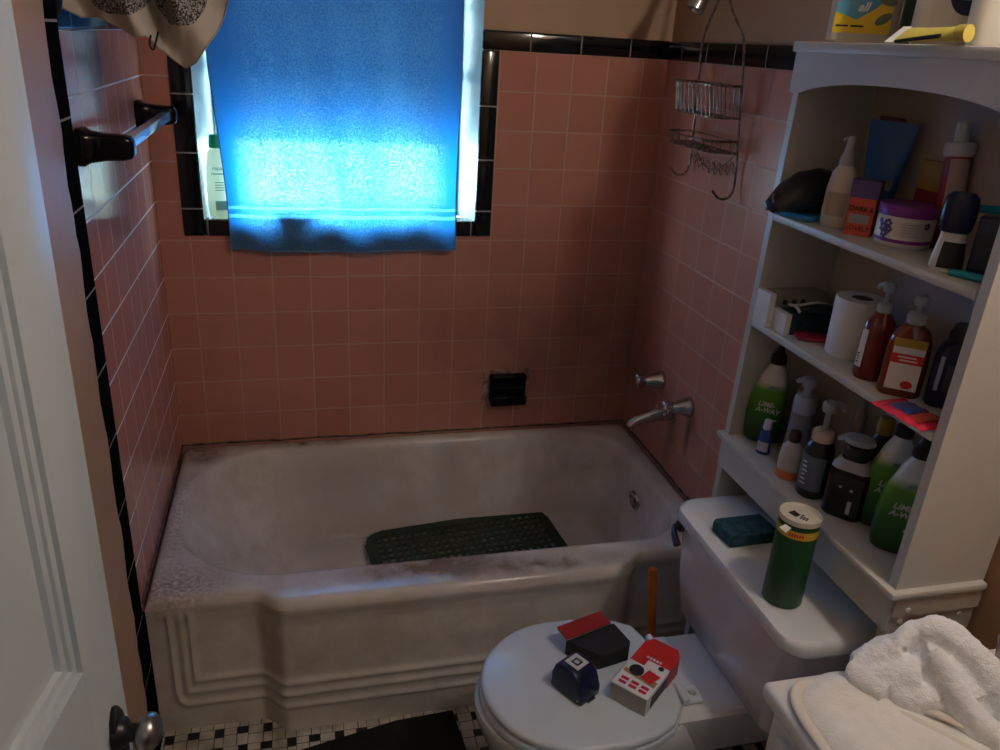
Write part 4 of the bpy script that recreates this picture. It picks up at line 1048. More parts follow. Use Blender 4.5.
# ------------------------------------------------------------------ over-toilet shelf unit
UX0, UX1 = 1.300, W - 0.001       # front and back
UY0, UY1 = -0.930, -1.505         # left and right outer faces
SA, SB, SCC, ST = 1.340, 1.115, 0.838, 1.655
def unit():
    t = thing('shelf_unit', 'tall white over-toilet shelf unit with arched top crammed with bottles', 'shelf unit', (0, 0, 0))
    th = 0.018
    def leaning(x0, x1, ya, yb, za, zb, w):
        # the old unit has racked a little: its sides lean towards the room at the top
        return MB().loft([[(x0, ya, za), (x1, ya, za), (x1, ya-w, za), (x0, ya-w, za)], [(x0, yb, zb), (x1, yb, zb), (x1, yb-w, zb), (x0, yb-w, zb)]])
    leaning(UX0, UX1, UY0+0.022, UY0-0.022, 0.0, 1.637, th).build('side_panel', M['cab'], t)
    leaning(UX0, UX1, UY1+th, UY1+th-0.010, SCC-0.002, 1.637, th).build('side_panel', M['cab'], t)
    # lower legs stand a little back under the bottom shelf
    m = MB(); m.box((UX0+0.004, UY1-0.002, 0.0), (UX1, UY1+0.02, SCC-0.014), bev=0.002, seg=1); m.build('lower_leg', M['wood_raw'], t)
    m = MB(); m.box((UX0+0.002, UY1-0.006, SCC-0.052), (UX1, UY1-0.002, SCC-0.014)); m.build('leg_cleat', M['wood_raw'], t)
    for x, z in ((UX0+0.025, SCC-0.065), (UX1-0.03, SCC-0.065), (UX0+0.03, SCC-0.040)):
        sc = MB(); sc.lathe([(0.0055, 0.0), (0.005, 0.002), (0.002, 0.003), (0.0, 0.003)], 12, mtx=rot(PI/2, 0, 0, (x, UY1-0.002 if z < SCC-0.055 else UY1-0.006, z)))
        sc.build('screw_head', M['cab'], t)
    for z in (SA, SB):
        m = MB(); m.box((UX0+0.001, UY1+th, z-0.016), (UX1, UY0-th, z), bev=0.003, seg=2); m.build('shelf', M['cab'], t)
    m = MB(); m.box((UX0-0.014, UY1-0.012, SCC-0.014), (UX1, UY0+0.010, SCC), bev=0.004, seg=2); m.build('bottom_shelf', M['cab'], t)
    m = MB(); m.box((UX0-0.002, UY1, SCC-0.085), (UX0+0.014, UY0+0.004, SCC-0.014), bev=0.002, seg=1); m.build('bottom_apron', M['cab'], t)
    m = MB(); m.box((UX0-0.018, UY1-0.024, 1.637), (UX1, UY0-0.020, ST), bev=0.003, seg=2); m.build('top_shelf', M['cab'], t)
    # arched fascia
    ym = (UY0+UY1)/2; hw = (UY0-UY1)/2
    arch = [(UY0-0.026, 1.637), (UY0-0.026, 1.566), (UY0-0.05, 1.566)]
    for k in range(25):
        s = -1 + 2*k/24
        arch.append((ym-0.016 - s*(hw-0.042), 1.592 - 0.024*s*s*s*s*0.5 - 0.012*s*s))
    arch += [(UY1+0.012, 1.566), (UY1-0.010, 1.566), (UY1-0.010, 1.637)]
    vs = [(y, z) for y, z in arch]
    f = MB(); f.prism(vs, UX0-0.012, UX0, mtx=Matrix(((0,0,1,0),(1,0,0,0),(0,1,0,0),(0,0,0,1)))); f.build('arched_fascia', M['cab'], t, angle=25)
    m = MB(); m.box((UX1-0.004, UY1+th, SCC), (UX1-0.0005, UY0-th, 1.637)); m.build('back_panel', M['cab_back'], t)
unit()

# ------------------------------------------------------------------ bottles, jars and boxes
FACE = math.radians(-52)
def pump_head(parent, z, m_head, m_col, s=1.0, ang=0.0, name='pump_head', col_r=0.014, nozzle=0.030, stem=0.028):
    c = MB(); c.lathe([(col_r*s, z), (col_r*s, z+0.014*s), (col_r*0.75*s, z+0.018*s), (0.006*s, z+0.019*s)], 24)
    c.build('pump_collar', m_col, parent)
    h = MB(); zt = z + (0.018+stem)*s
    h.lathe([(0.0045*s, z+0.016*s), (0.0045*s, zt), (0.010*s, zt), (0.011*s, zt+0.004*s), (0.011*s, zt+0.012*s), (0.008*s, zt+0.016*s), (0.0, zt+0.017*s)], 20)
    dx, dy = math.cos(ang), math.sin(ang)
    h.tube([(0, 0, zt+0.009*s), (dx*nozzle*0.6*s, dy*nozzle*0.6*s, zt+0.010*s), (dx*nozzle*s, dy*nozzle*s, zt+0.006*s), (dx*nozzle*1.12*s, dy*nozzle*1.12*s, zt-0.001*s)], [0.007*s, 0.006*s, 0.0048*s, 0.004*s], 12)
    h.build(name, m_head, parent)

def shelf_a():
    z = SA
    t = thing('zip_pouch', 'shiny black pouch overhanging left end of the shelf below the arch', 'pouch', (1.322, -1.004, z+0.013), math.radians(14))
    R = []
    for k in range(15):
        s = k/14; x = -0.070 + 0.150*s
        w = 0.044*math.sin(PI*min(1, s*0.62+0.10))**0.7; hh = 0.038*math.sin(PI*min(1, s*0.60+0.06))**0.8 + 0.002
        R.append([(x, w*math.cos(2*PI*j/20), hh + hh*0.98*math.sin(2*PI*j/20) + 0.002*math.sin(j*2.1+k)) for j in range(20)])
    MB().loft(R).build('pouch_body', M['black_plastic'], t, angle=80)
    MB().tube([(-0.070, 0, 0.034), (-0.075, -0.004, 0.028), (-0.073, -0.006, 0.020)], 0.0022, 8).build('zip_pull', M['chrome'], t)
    t = thing('blue_packet', 'small bright blue packet peeping out under the black pouch', 'packet', (1.327, -1.004, z+0.0005), math.radians(15))
    MB().box((-0.022, -0.045, 0), (0.022, 0.045, 0.011), bev=0.003).build('packet_body', M['cyan'], t)
    # cream pump bottle
    t = thing('lotion_bottle', 'cream lotion bottle with grey spout beside the black pouch', 'bottle', (1.352, -1.083, z), FACE)
    MB().lathe([(0.023, 0), (0.0265, 0.005), (0.0275, 0.03), (0.0265, 0.07), (0.022, 0.098), (0.015, 0.109), (0.0125, 0.112)], 32, sy=0.72).build('bottle_body', M['cream_plastic'], t)
    c = MB(); c.lathe([(0.0140, 0.112), (0.0135, 0.124), (0.0100, 0.132), (0.0080, 0.140), (0.0075, 0.158), (0.0050, 0.163), (0.0, 0.164)], 24)
    c.tube([(0, 0, 0.155), (-0.008, 0.0, 0.158), (-0.014, 0.0, 0.154)], [0.005, 0.0045, 0.003], 10); c.build('spout_cap', M['grey_plastic'], t)
    d = patch(0, 0, 0, 0.7, sy=0.72, prof=[(0.027, 0.022), (0.0273, 0.035), (0.0268, 0.065)], lift=0.0006); d.build('label', mat('faded_label', (0.42, 0.36, 0.28), 0.5), t)
    # little printed carton
    t = thing('hair_dye_carton', 'small red carton with violet top and black lettering beside the white jar', 'carton', (1.356, -1.148, z), math.radians(-48))
    b = MB(); b.box((-0.023, -0.016, 0), (0.023, 0.016, 0.096), bev=0.0012, seg=1); b.build('carton_body', M['orange'], t)
    MB().box((-0.0236, -0.0166, 0.066), (0.0236, 0.0166, 0.0966)).build('violet_top', M['violet_print'], t)
    MB().box((-0.018, -0.0169, 0.022), (0.016, -0.0155, 0.038)).build('grey_patch', M['label_grey'], t)
    text('DARK', 0.0122, M['ink'], t, (-0.0045, -0.0166, 0.047)); text('&', 0.0122, M['ink'], t, (0.0172, -0.0166, 0.047)); text('LOVELY', 0.0112, M['ink'], t, (0, -0.0166, 0.013))
    # jar
    t = thing('hair_cream_jar', 'wide white jar with purple lid and purple-flowered label', 'jar', (1.388, -1.222, z), FACE)
    r = 0.046
    MB().lathe([(r-0.005, 0), (r-0.001, 0.004), (r, 0.010), (r, 0.050), (r-0.002, 0.053)], 44).build('jar_body', M['white_plastic'], t)
    MB().lathe([(r+0.001, 0.052), (r+0.0015, 0.054), (r+0.0015, 0.067), (r-0.001, 0.070), (0, 0.070)], 44).build('jar_lid', M['purple'], t)
    patch(r, 0.009, 0.015, PI*0.95, seg=60).build('purple_stripe', M['purple'], t)
    patch(r, 0.019, 0.045, 0.55, seg=20, mid=-PI/2+0.42, lift=0.0009).build('label', mat('jar_label', (0.62, 0.58, 0.56), 0.5), t)
    fl = MB()
    for (a, zz, s) in ((-0.42, 0.040, 0.006), (-0.60, 0.032, 0.007), (-0.35, 0.030, 0.005), (-0.52, 0.022, 0.006), (-0.75, 0.041, 0.004), (0.98, 0.040, 0.005)):
        fl = MB()
        for k in range(5):
            a2 = a + s/r*0.8*math.cos(k*2*PI/5); z2 = zz + s*0.8*math.sin(k*2*PI/5)
            p = Vector(((r+0.0006)*math.sin(a2), -(r+0.0006)*math.cos(a2), z2))
            fl.lathe([(0.0, 0.0004), (s*0.5, 0.0003), (s*0.5, -0.0006)], 8, mtx=Matrix.Translation(p) @ Euler((PI/2, 0, a2)).to_matrix().to_4x4())
        fl.build('flower_print', M['violet_print'], t)
    ln = MB()
    for k in range(5): 
        for q in range(8): 
            a = 0.12 + 0.075*q; p = Vector(((r+0.0011)*math.sin(a), -(r+0.0011)*math.cos(a), 0.023 + k*0.0045))
            ln.box((-0.0016, -0.0003, -0.0007), (0.0013, 0.0003, 0.0007), mtx=Matrix.Translation(p) @ Euler((0, 0, a)).to_matrix().to_4x4())
    ln.build('label_print', M['grey_plastic'], t)
    # blue tube standing on its cap
    t = thing('blue_tube', 'big blue squeeze tube standing on its cap behind the red carton', 'tube', (1.420, -1.098, z), math.radians(-62))
    R = []
    for k, (a, bq, zz) in enumerate(((0.022, 0.020, 0.030), (0.024, 0.022, 0.034), (0.030, 0.020, 0.07), (0.037, 0.014, 0.12), (0.042, 0.007, 0.165), (0.044, 0.0022, 0.182), (0.044, 0.0018, 0.192))):
        R.append([(a*math.cos(2*PI*j/32), bq*math.sin(2*PI*j/32), zz) for j in range(32)])
    MB().loft(R).build('tube_body', M['blue'], t)
    MB().lathe([(0.020, 0), (0.021, 0.003), (0.021, 0.028), (0.017, 0.030)], 28).build('cap', M['navy'], t)
    l = MB()
    l.grid(lambda u, v: (-0.026+0.052*u + 0.0*(v), -(0.0205 - 0.0145*v) - 0.0012 + 0.010*abs(u-0.5)**2*2, 0.075 + 0.050*v), 10, 6)
    l.build('label', mat('dull_tube_print', (0.14, 0.12, 0.17), 0.4), t)
    # brown packet behind
    t = thing('brown_packet', 'dull red-brown card packet leaning at the back behind the blue tube', 'packet', (1.4615, -1.040, z), math.radians(-90))
    MB().box((-0.030, -0.006, 0), (0.030, 0.004, 0.195), bev=0.001, seg=1).build('packet_body', mat('redbrown_card', (0.20, 0.04, 0.03), 0.55), t)
    # red and white spray bottle at the back
    t = thing('spray_bottle', 'red and white spray bottle with pale cap at the back behind the jar', 'bottle', (1.448, -1.250, z), FACE, tilt=(-0.07, -0.09))
    t.scale = (1.05, 1.05, 1.08)
    MB().lathe([(0.016, 0), (0.0190, 0.004), (0.0190, 0.085), (0.0185, 0.125), (0.0178, 0.140)], 32).build('bottle_body', mat('faded_red_label', (0.34, 0.03, 0.03), 0.4), t)
    patch(0.0191, 0.05, 0.135, 0.9, mid=-PI/2+0.55, prof=[(0.0191, 0.05), (0.0191, 0.09), (0.0186, 0.125), (0.0181, 0.137)]).build('label', mat('pink_white_label', (0.55, 0.38, 0.34), 0.45), t)
    MB().lathe([(0.0205, 0.140), (0.0225, 0.143), (0.0225, 0.158), (0.020, 0.161), (0.011, 0.162), (0.0105, 0.185), (0.009, 0.190), (0.0, 0.190)], 28).build('cap', M['white_plastic'], t)
    t = thing('yellow_carton', 'narrow yellow and red carton behind the purple-lidded jar', 'carton', (1.4615, -1.175, z), math.radians(-90))
    MB().box((-0.026, -0.006, 0), (0.026, 0.005, 0.135), bev=0.001, seg=1).build('carton_body', M['yellow_dull'], t)
    MB().box((-0.0265, -0.0065, 0), (0.0265, 0.0055, 0.085)).build('red_print', mat('dark_red_card', (0.25, 0.03, 0.02), 0.5), t)
    # deodorant with dark cap and black label
    t = thing('deodorant_stick', 'white roll-on deodorant with big navy cap and black label', 'deodorant', (1.340, -1.380, z), math.radians(-48))
    t.scale = (0.85, 0.85, 0.92)
    def ov(prof, e=0.7): return prof
    MB().lathe([(0.025, 0), (0.0275, 0.004), (0.0265, 0.020), (0.0215, 0.052), (0.0205, 0.062)], 36, sy=0.66, pw=0.8).build('bottle_body', M['white_plastic'], t)
    MB().lathe([(0.0225, 0.063), (0.0265, 0.068), (0.0285, 0.085), (0.0285, 0.108), (0.026, 0.120), (0.018, 0.127), (0.0, 0.128)], 36, sy=0.78, pw=0.85).build('cap', M['navy'], t)
    patch(0, 0, 0, 0.95, sy=0.66, pw=0.8, mid=-PI/2+0.55, prof=[(0.0278, 0.005), (0.0268, 0.020), (0.0222, 0.048)], lift=0.0008).build('label', M['black_plastic'], t)
    # dark box with teal toothbrush lying against it
    t = thing('dark_box', 'dark navy box standing at the right end of the shelf under the arch', 'box', (1.400, -1.414, z), math.radians(-52))
    MB().box((-0.036, -0.022, 0), (0.036, 0.022, 0.085), bev=0.002).build('box_body', M['navy'], t)
    MB().box((-0.032, -0.0226, 0.008), (0.030, -0.0215, 0.06)).build('box_print', mat('slate_print', (0.03, 0.035, 0.055), 0.4), t)
    t = thing('teal_toothbrush', 'teal toothbrush lying at the front edge right of the deodorant', 'toothbrush', (1.330, -1.441, z+0.006), math.radians(-62))
    MB().tube([(-0.030, 0, 0), (-0.01, 0, 0.001), (0.02, 0, 0.0005), (0.045, 0, 0)], [0.0045, 0.006, 0.0055, 0.004], 12, smooth=1).build('handle', M['teal'], t)
    MB().box((0.030, -0.004, 0.002), (0.045, 0.004, 0.010)).build('bristles', M['white_plastic'], t)
    t = thing('teal_razor', 'teal disposable razor resting on top of the dark navy box', 'razor', (1.400, -1.412, z+0.087), math.radians(-40))
    MB().tube([(-0.05, 0, 0.007), (-0.01, 0, 0.0085), (0.03, 0, 0.007), (0.045, 0, 0.006)], [0.0055, 0.0065, 0.005, 0.004], 12, smooth=1).build('handle', M['teal'], t)
    MB().box((0.040, -0.018, 0.001), (0.052, 0.018, 0.010), bev=0.002).build('blade_head', M['black_plastic'], t)
shelf_a()

def shelf_b():
    z = SB
    grp = 'small cartons stacked at the left of the middle shelf'
    def carton(name, label, loc, rz, sx, sy, h, m_end, m_side, spots=0):
        t = thing(name, label, 'carton', loc, rz, grp)
        MB().box((-sx/2, -sy/2, 0), (sx/2, sy/2, h), bev=0.0015, seg=1).build('carton_body', m_side, t)
        MB().box((-sx/2-0.0006, -sy/2-0.0006, 0), (-sx/2+0.012, sy/2+0.0006, h+0.0004)).build('carton_end', m_end, t)
        if spots:
            mb = MB()
            for k in range(spots): mb.lathe([(0, 0.0005), (0.006, 0.0004), (0.006, -0.0006)], 14, mtx=rot(PI/2, 0, 0, (-sx/2+0.035 + k*0.021, -sy/2, h*0.5)))
            mb.build('printed_discs', M['ink'], t)
        return t
    greyg = mat('grey_olive_card', (0.26, 0.25, 0.22), 0.6)
    carton('toothpaste_carton', 'lower white-ended carton on the shelf at far left', (1.366, -0.982, z), math.radians(2), 0.135, 0.046, 0.034, M['paper'], greyg)
    carton('toothpaste_carton', 'upper white-ended grey carton stacked on another at far left', (1.368, -0.982, z+0.035), math.radians(1), 0.135, 0.046, 0.034, M['paper'], greyg, 3)
    carton('dark_carton', 'white-ended dark green carton in front of the stacked pair', (1.376, -1.034, z), math.radians(-2), 0.130, 0.050, 0.042, M['paper'], mat('dark_green_card', (0.012, 0.04, 0.045), 0.5), 1)
    t = thing('folded_leaflet', 'crumpled dark leaflet with pale edges lying on the dark green carton', 'leaflet', (1.392, -1.050, z+0.0445), math.radians(-14))
    mb = MB(); mb.grid(lambda u, v: (-0.055 + 0.11*u, -0.030 + 0.060*v, 0.004 + 0.004*math.sin(u*7+v*4) + 0.006*(u-0.3)**2), 14, 8); ob = mb.build('sheet', mat('leaflet_dark', (0.02, 0.03, 0.04), 0.5), t, angle=80)
    sm = ob.modifiers.new('thick', 'SOLIDIFY'); sm.thickness = 0.0015
    e = MB(); e.tube([(-0.055, -0.030 + 0.06*i/8, 0.006 + 0.004*math.sin(i/8*4)) for i in range(9)] + [(-0.055+0.09*i/8, 0.030, 0.006 + 0.004*math.sin(i/8*6+4)) for i in range(1, 9)], 0.003, 8); e.build('pale_edge', M['paper'], t)
    t = thing('red_comb_pack', 'flat crimson packet lying on the shelf in front of the dark cartons', 'packet', (1.372, -1.084, z), math.radians(-20))
    MB().box((-0.045, -0.022, 0), (0.045, 0.022, 0.008), bev=0.003).build('packet_body', mat('crimson_pack', (0.35, 0.02, 0.06), 0.4), t)
    # toilet roll
    t = thing('toilet_roll', 'white toilet paper roll standing on the middle shelf', 'toilet roll', (1.388, -1.162, z))
    r = 0.046
    MB().lathe([(0.019, 0.001), (r-0.001, 0.0), (r, 0.002), (r, 0.108), (r-0.001, 0.110), (0.020, 0.110), (0.019, 0.108), (0.019, 0.001)], 48, cap0=False, cap1=False).build('paper', M['tissue'], t)
    MB().lathe([(0.0188, 0.001), (0.0188, 0.109), (0.0178, 0.109), (0.0178, 0.001), (0.0188, 0.001)], 28, cap0=False, cap1=False).build('core', mat('dark_card_core', (0.12, 0.09, 0.07), 0.8), t)
    # red pump bottle
    t = thing('soap_bottle', 'dark red soap bottle with clear pump and narrow white side label by toilet roll', 'bottle', (1.344, -1.274, z), math.radians(-40), 'red soap pump bottles')
    MB().lathe([(0.024, 0), (0.027, 0.005), (0.0272, 0.03), (0.026, 0.085), (0.023, 0.105), (0.014, 0.117), (0.012, 0.122)], 36, sy=0.80, pw=0.85).build('bottle_body', M['dark_liquid_red'], t)
    pump_head(t, 0.121, M['frost'], M['frost'], 0.9, ang=2.4, stem=0.022, nozzle=0.022)
    patch(0, 0, 0, 0.30, sy=0.80, pw=0.85, mid=-PI/2-0.85, prof=[(0.0273, 0.022), (0.0273, 0.03), (0.0263, 0.085), (0.0258, 0.09)], lift=0.0008).build('label', M['paper'], t)
    k = MB()
    for q in range(4): k.box((-0.0245, -0.0160, 0.030 + q*0.005), (-0.0205, -0.0145, 0.032 + q*0.005))
    k.build('label_print', M['ink'], t)
    # amber soap
    t = thing('hand_soap_bottle', 'amber and red hand soap bottle with clear pump and white label', 'bottle', (1.349, -1.344, z), math.radians(-38), 'red soap pump bottles')
    hw = 0.034
    def rnd(hx, hy, r, zz): return rr_ring(0, 0, hx, hy, r, zz, 6)
    MB().loft([rnd(hw-0.004, 0.017, 0.014, 0), rnd(hw, 0.020, 0.016, 0.005), rnd(hw, 0.020, 0.016, 0.06), rnd(hw*0.93, 0.019, 0.015, 0.095), rnd(hw*0.78, 0.017, 0.014, 0.112), rnd(0.015, 0.013, 0.0125, 0.122), rnd(0.0125, 0.0125, 0.012, 0.126)]).build('bottle_body', M['amber'], t)
    lb = MB(); lb.grid(lambda u, v: (-0.024+0.048*u, -0.0207 + 0.0014*(2*v-1 if v > 0.5 else 0)*1.0, 0.014 + 0.088*v), 6, 8); lb.build('label', M['paper'], t)
    MB().box((-0.0245, -0.0216, 0.060), (0.0245, -0.0200, 0.076)).build('red_band', M['red'], t)
    MB().box((-0.0245, -0.0212, 0.088), (0.0245, -0.0190, 0.102)).build('amber_band', M['yellow_dull'], t)
    lk = MB(); lk.box((-0.015, -0.0221, 0.070), (0.013, -0.0214, 0.0725)); lk.box((-0.011, -0.0221, 0.0642), (0.016, -0.0214, 0.0667)); lk.build('label_print', M['paper'], t)
    MB().lathe([(0, 0.0005), (0.007, 0.0004), (0.007, -0.0004)], 14, sx=1.3, mtx=rot(PI/2, 0, 0, (0.008, -0.0212, 0.024))).build('fruit_print', M['red'], t)
    pump_head(t, 0.125, M['frost'], M['frost'], 1.0, ang=1.2, stem=0.012, nozzle=0.026, col_r=0.015)
    # dark blue bottle
    t = thing('mouthwash_bottle', 'dark blue squat bottle with black cap at the right of middle shelf', 'bottle', (1.402, -1.398, z), math.radians(-45))
    MB().loft([rnd(0.032, 0.024, 0.012, 0), rnd(0.036, 0.028, 0.014, 0.006), rnd(0.036, 0.028, 0.014, 0.085), rnd(0.030, 0.024, 0.014, 0.102), rnd(0.018, 0.018, 0.015, 0.112)]).build('bottle_body', M['navy'], t)
    MB().lathe([(0.020, 0.112), (0.021, 0.115), (0.021, 0.134), (0.019, 0.137), (0, 0.137)], 28).build('cap', M['black_plastic'], t)
    MB().box((-0.026, -0.0288, 0.03), (-0.020, -0.0275, 0.088)).build('highlight_stripe', M['lilac_plastic'], t)
    MB().box((-0.014, -0.0288, 0.03), (0.022, -0.0275, 0.075)).build('label', mat('slate_label', (0.06, 0.06, 0.08), 0.4), t)
    t = thing('amber_vial', 'small yellow-brown bottle behind the amber hand soap', 'bottle', (1.446, -1.335, z), 0)
    MB().lathe([(0.014, 0), (0.0155, 0.003), (0.0155, 0.07), (0.009, 0.082), (0.0088, 0.09)], 24).build('bottle_body', M['yellow_dull'], t)
    MB().lathe([(0.0105, 0.088), (0.0105, 0.104), (0.0, 0.105)], 20).build('cap', M['brown'], t)
    # shiny packet hanging over the shelf edge
    t = thing('candy_packet', 'shiny pink-red packet hanging over the right front edge of middle shelf', 'packet', (1.312, -1.425, z+0.001), math.radians(-84))
    mb = MB()
    def pk(u, v): 
        x = -0.054 + 0.108*u; y = -0.035 + 0.07*v
        puff = 0.007*max(0, math.sin(PI*u))**0.6*max(0, math.sin(PI*v))**0.6
        return x, y, puff
    mb.grid(lambda u, v: (pk(u, v)[0], pk(u, v)[1], 0.001 + pk(u, v)[2] + 0.0012*math.sin(u*30)), 24, 14)
    mb.grid(lambda u, v: (pk(u, v)[0], pk(u, v)[1], 0.0008), 4, 4)
    mb.build('packet_body', M['pinkred'], t, angle=80)
    p = MB(); p.grid(lambda u, v: (-0.03 + 0.04*u, -0.020 + 0.040*v, 0.0024 + pk(0.22+0.37*u, 0.21+0.57*v)[2] + 0.0012*math.sin((0.22+0.37*u)*30)), 14, 10); p.build('blue_print', mat('blue_print', (0.06, 0.10, 0.35), 0.35), t)
    p = MB(); p.grid(lambda u, v: (0.016 + 0.022*u, -0.022 + 0.044*v, 0.0026 + pk(0.65+0.2*u, 0.19+0.62*v)[2] + 0.0012*math.sin((0.65+0.2*u)*30)), 14, 10); p.build('orange_print', M['orange'], t)
shelf_b()

def lime_proto(label):
    t = thing('cleaner_bottle', label, 'bottle', (0, 0, 0), 0, 'green and white cleaner bottles')
    R = []
    for (a, b, z, o) in ((0.033, 0.020, 0.0, 0), (0.037, 0.0235, 0.004, 0), (0.040, 0.025, 0.02, 0), (0.041, 0.0255, 0.06, 0), (0.039, 0.025, 0.10, 0), (0.0335, 0.0235, 0.125, 0.0015), (0.0285, 0.0225, 0.140, 0.003), (0.024, 0.0205, 0.158, 0.004), (0.0165, 0.0165, 0.174, 0.005), (0.0125, 0.0125, 0.180, 0.006), (0.012, 0.012, 0.186, 0.006)):
        R.append([(o + a*math.copysign(abs(math.cos(2*PI*j/40))**0.85, math.cos(2*PI*j/40)), b*math.copysign(abs(math.sin(2*PI*j/40))**0.85, math.sin(2*PI*j/40)), z) for j in range(40)])
    MB().loft(R).build('bottle_body', M['green_fade'], t, angle=60)
    c = MB(); c.lathe([(0.0155, 0.183), (0.0165, 0.186), (0.0155, 0.202), (0.011, 0.206), (0.0075, 0.214), (0.006, 0.221), (0.0, 0.222)], 24, c=(0.006, 0, 0))
    c.build('cap', M['black_plastic'], t)
    text('LIME-', 0.0150, M['silver_ink'], t, (0.002, -0.0262, 0.094), shear=0.25, bold=0.0004, depth=0.0005)
    text('A-WAY', 0.0150, M['silver_ink'], t, (0.006, -0.0262, 0.080), shear=0.25, bold=0.0004, depth=0.0005)
    MB().prism([(-0.003, 0.128), (0.026, 0.131), (0.024, 0.139), (0.001, 0.137)], 0.0236, 0.0250, mtx=rot(PI/2, 0, 0)).build('brand_bar', M['ink_green'], t)
    s = MB(); s.tube([(0.010, -0.0262, 0.050), (0.018, -0.0264, 0.058), (0.028, -0.0225, 0.061)], 0.0018, 8, smooth=1); s.build('swoosh', M['silver_ink'], t)
    return t

def shelf_c():
    z = SCC
    p = lime_proto('green and white cleaner bottle in the far left corner of the bottom shelf')
    p.location = (1.364, -0.975, z); p.rotation_euler = (0, 0, math.radians(-42))
    for (x, y, rz, lab) in ((1.402, -1.322, -40, 'green and white cleaner bottle standing just behind the front one at right'),
                            (1.377, -1.396, -44, 'frontmost green and white cleaner bottle at the right of the bottom shelf'),
                            (1.437, -1.455, -60, 'cleaner bottle squeezed against the right side panel, mostly hidden')):
        c = copy_tree(p); c.location = (x, y, z); c.rotation_euler = (0, 0, math.radians(rz)); c['label'] = lab
    # tiny blue bottle
    t = thing('eye_drop_bottle', 'tiny blue bottle with white cap and label, front left of bottom shelf', 'bottle', (1.332, -1.038, z), FACE)
    MB().lathe([(0.013, 0), (0.0145, 0.003), (0.014, 0.03), (0.0115, 0.052), (0.008, 0.058)], 24, sy=0.75).build('bottle_body', mat('blue_bottle', (0.02, 0.06, 0.25), 0.25), t)
    MB().lathe([(0.0085, 0.058), (0.009, 0.061), (0.0075, 0.078), (0.0, 0.079)], 20).build('cap', M['white_plastic'], t)
    patch(0, 0, 0, 0.9, sy=0.75, prof=[(0.0145, 0.008), (0.0142, 0.03)], lift=0.0007).build('label', M['lilac_plastic'], t)
    # tan bottle behind
    t = thing('tan_bottle', 'slim bottle with tan flip cap behind the tiny blue bottle', 'bottle', (1.408, -1.034, z), FACE)
    MB().lathe([(0.017, 0), (0.019, 0.003), (0.019, 0.085), (0.0175, 0.092)], 28, sy=0.8).build('bottle_body', M['frost'], t)
    MB().lathe([(0.0195, 0.092), (0.0195, 0.112), (0.0165, 0.126), (0.015, 0.142), (0.0, 0.143)], 28, sy=0.8).build('cap', M['tan'], t)
    # foam pump bottle
    t = thing('foam_soap_bottle', 'clear lilac foam soap bottle with lilac pump head', 'bottle', (1.378, -1.082, z), FACE)
    MB().lathe([(0.024, 0), (0.027, 0.004), (0.0265, 0.04), (0.0235, 0.09), (0.0215, 0.112), (0.019, 0.118)], 32, sy=0.8).build('bottle_body', mat('lilac_clear', (0.36, 0.37, 0.45), 0.2, trans=0.35), t)
    MB().lathe([(0.0215, 0.116), (0.0225, 0.119), (0.0225, 0.148), (0.019, 0.153), (0.011, 0.155)], 28).build('pump_collar', M['lilac_plastic'], t)
    h = MB(); h.lathe([(0.0085, 0.150), (0.0085, 0.170), (0.0135, 0.173), (0.0145, 0.182), (0.013, 0.192), (0.0, 0.195)], 24)
    h.tube([(0, 0, 0.184), (-0.014, -0.004, 0.186), (-0.024, -0.008, 0.180)], [0.008, 0.007, 0.005], 12); h.build('pump_head', M['lilac_plastic'], t)
    # small orange-bottom bottle with brown cap
    t = thing('nail_polish_remover', 'small white and orange bottle with dark brown ball cap at the front', 'bottle', (1.325, -1.143, z), FACE)
    MB().lathe([(0.0205, 0), (0.0235, 0.004), (0.0230, 0.045), (0.0205, 0.070), (0.012, 0.080), (0.010, 0.084)], 32, sy=0.8).build('bottle_body', mat('pale_milky', (0.50, 0.47, 0.46), 0.3), t)
    patch(0, 0, 0, PI, sy=0.8, seg=40, prof=[(0.0237, 0.004), (0.0236, 0.022)], lift=0.0007).build('orange_band', mat('orange_dull', (0.50, 0.14, 0.05), 0.4), t)
    MB().lathe([(0.0105, 0.083), (0.0120, 0.086), (0.0125, 0.096), (0.0105, 0.105), (0.0, 0.108)], 24).build('cap', M['brown'], t)
    # black pump bottle
    t = thing('black_pump_bottle', 'black bottle with blue-grey label, white collar and clear pump', 'bottle', (1.338, -1.206, z), FACE)
    MB().lathe([(0.025, 0), (0.0275, 0.004), (0.0275, 0.095), (0.025, 0.108), (0.016, 0.118)], 36).build('bottle_body', M['black_plastic'], t)
    patch(0.0276, 0.018, 0.090, 1.1, seg=24, mid=-PI/2-0.25).build('label', mat('bluegrey_label', (0.10, 0.13, 0.18), 0.35), t)
    lm = MB()
    for k in range(6):
        a = -0.5; q = Vector(((0.0287)*math.sin(a), -(0.0287)*math.cos(a), 0.03 + k*0.009)); lm.box((-0.006, -0.0003, -0.0015), (0.006 - (k % 3)*0.002, 0.0003, 0.0015), mtx=Matrix.Translation(q) @ Euler((0, 0, a)).to_matrix().to_4x4())
    lm.build('label_print', M['paper'], t)
    pump_head(t, 0.118, M['frost'], mat('peach_collar', (0.55, 0.42, 0.36), 0.4), 1.25, ang=0.9, stem=0.030, nozzle=0.024, col_r=0.016)
    # large dark lotion bottle
    t = thing('body_lotion_bottle', 'large dark lotion bottle with grey rounded pump top and black label', 'bottle', (1.356, -1.282, z), FACE)
    def rnd(hx, hy, r, zz): return rr_ring(0, 0, hx, hy, r, zz, 8)
